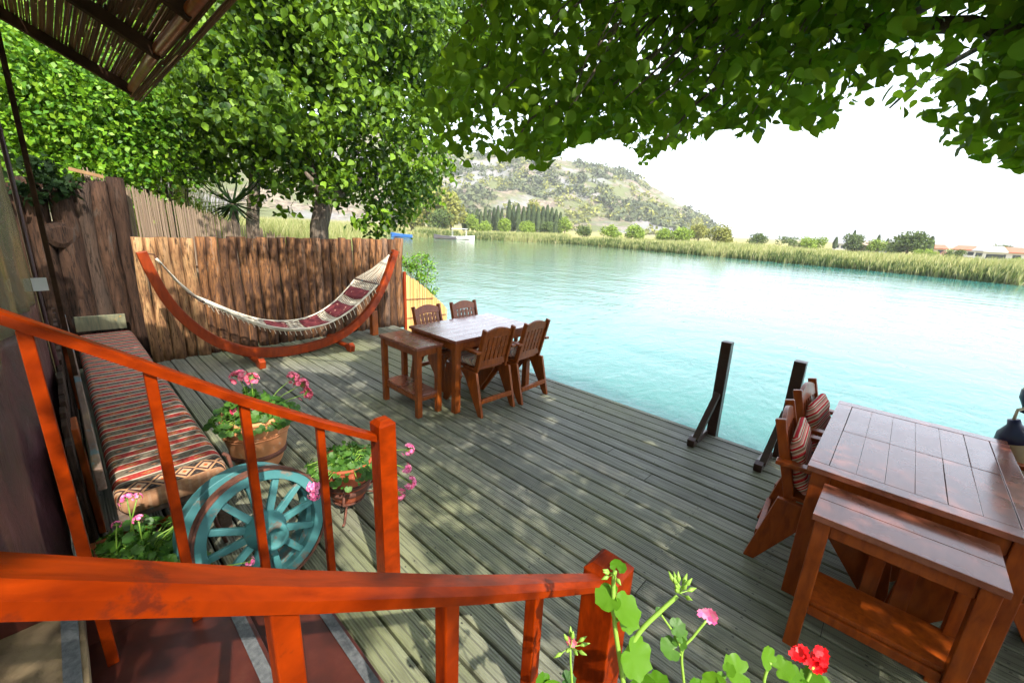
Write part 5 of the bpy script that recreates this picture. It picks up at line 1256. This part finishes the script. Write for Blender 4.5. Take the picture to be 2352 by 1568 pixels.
# ================================================================ FENDERS AND FERN AT THE RIGHT EDGE
M_cream = MT('cream_fender_rubber', (.50, .45, .32), .5).m; M_navy = MT('navy_fender_end', (.01, .015, .07), .4).m
root = empty('mooring_post', (.86, 3.98, 0), 'mooring post at the right edge on which the cream and navy fenders hang', 'post'); b = MB(); b.beam((.86, 3.98, -1.6), (.86, 3.98, 1.5), .09, .09, (0, 1, 0)); b.build('post', M_dark, root, bevel=.004)
def fender(c, ax, L, r, label):
    root = empty('boat_fender', c, label, 'fender', None); ax = Vector(ax).normalized()
    p1 = [(.0, 0), (r * .45, .0), (r, .10), (r, L - .10), (r * .45, L), (0, L)]
    b = MB(); b.lathe(c, [(r, .09), (r * 1.01, .12), (r * 1.02, L / 2), (r * 1.01, L - .12), (r, L - .09)], 24, ax); b.build('body', M_cream, root, smooth=True)
    for s_ in (0, 1):
        f = (lambda z: z) if s_ == 0 else (lambda z: L - z); b = MB(); b.lathe(c, [(0.001, f(-.03)), (r * .3, f(-.03)), (r * .35, f(.0)), (r * .85, f(.045)), (r * 1.03, f(.09)), (r * 1.01, f(.095))], 24, ax); b.build('end_cap', M_navy, root, smooth=True)
    b = MB(); cc_ = Vector(c) + ax * (L + .03); b.tube([cc_, cc_ + Vector((0, 0, .06)), Vector((.86, 3.93, cc_.z + .12))], .008, 6); b.build('rope', M_rope, root, smooth=True)
c1 = PY(2362, 940, 3.70); fender(tuple(c1), (.28, .1, 1), .42, .075, 'upper cream boat fender with its navy end pointing down')
c2 = PY(2352, 1165, 3.62); e2 = PY(2330, 975, 3.62); fender(tuple(c2), tuple(e2 - c2), (e2 - c2).length, .085, 'lower cream boat fender with a roped navy cap')
fc = Vector((.80, 3.62, .02)); root = empty('fern', fc, 'green fern in a small pot under the fenders at the right edge', 'fern'); Ps, As, Ns = [], [], []
b = MB(); b.lathe(fc, [(0, 0), (.09, 0), (.13, .22), (.11, .22), (0, .19)], 24); b.build('pot', M_pot2, root, smooth=True)
for k in range(22):
    a = rnd.uniform(0, 6.28); el_ = rnd.uniform(.5, 1.35); d = Vector((math.cos(a) * math.cos(el_), math.sin(a) * math.cos(el_), math.sin(el_)));
    for j in range(16):
        t = .1 + .9 * j / 15; p = fc + Vector((0, 0, .2)) + d * t * .55 + Vector((0, 0, -.22 * t * t)); s_ = d.cross(zz).normalized()
        for sg in (-1, 1): Ps.append(tuple(p)); As.append(tuple(s_ * sg + d * .3)); Ns.append((0, 0, 1))
mesh_obj('fronds', *scatter(LEAF4, np.array(Ps), np.array(As), np.array(Ns), np.full(len(Ps), .06), np.full(len(Ps), .035)), M_fern, root)

# ================================================================ HAZE
m = bpy.data.materials.new('haze_air'); m.use_nodes = True; t = m.node_tree; t.nodes.clear(); o_ = t.nodes.new('ShaderNodeOutputMaterial'); v = t.nodes.new('ShaderNodeVolumePrincipled')
v.inputs['Color'].default_value = (.92, .95, 1, 1); v.inputs['Density'].default_value = .00045; v.inputs['Anisotropy'].default_value = .0; t.links.new(v.outputs[0], o_.inputs['Volume'])
b = MB(); b.box(-9500, 9500, -9500, 9500, -8, 260); tag(b.build('haze', m), 'pale summer haze over the river', kind='stuff')
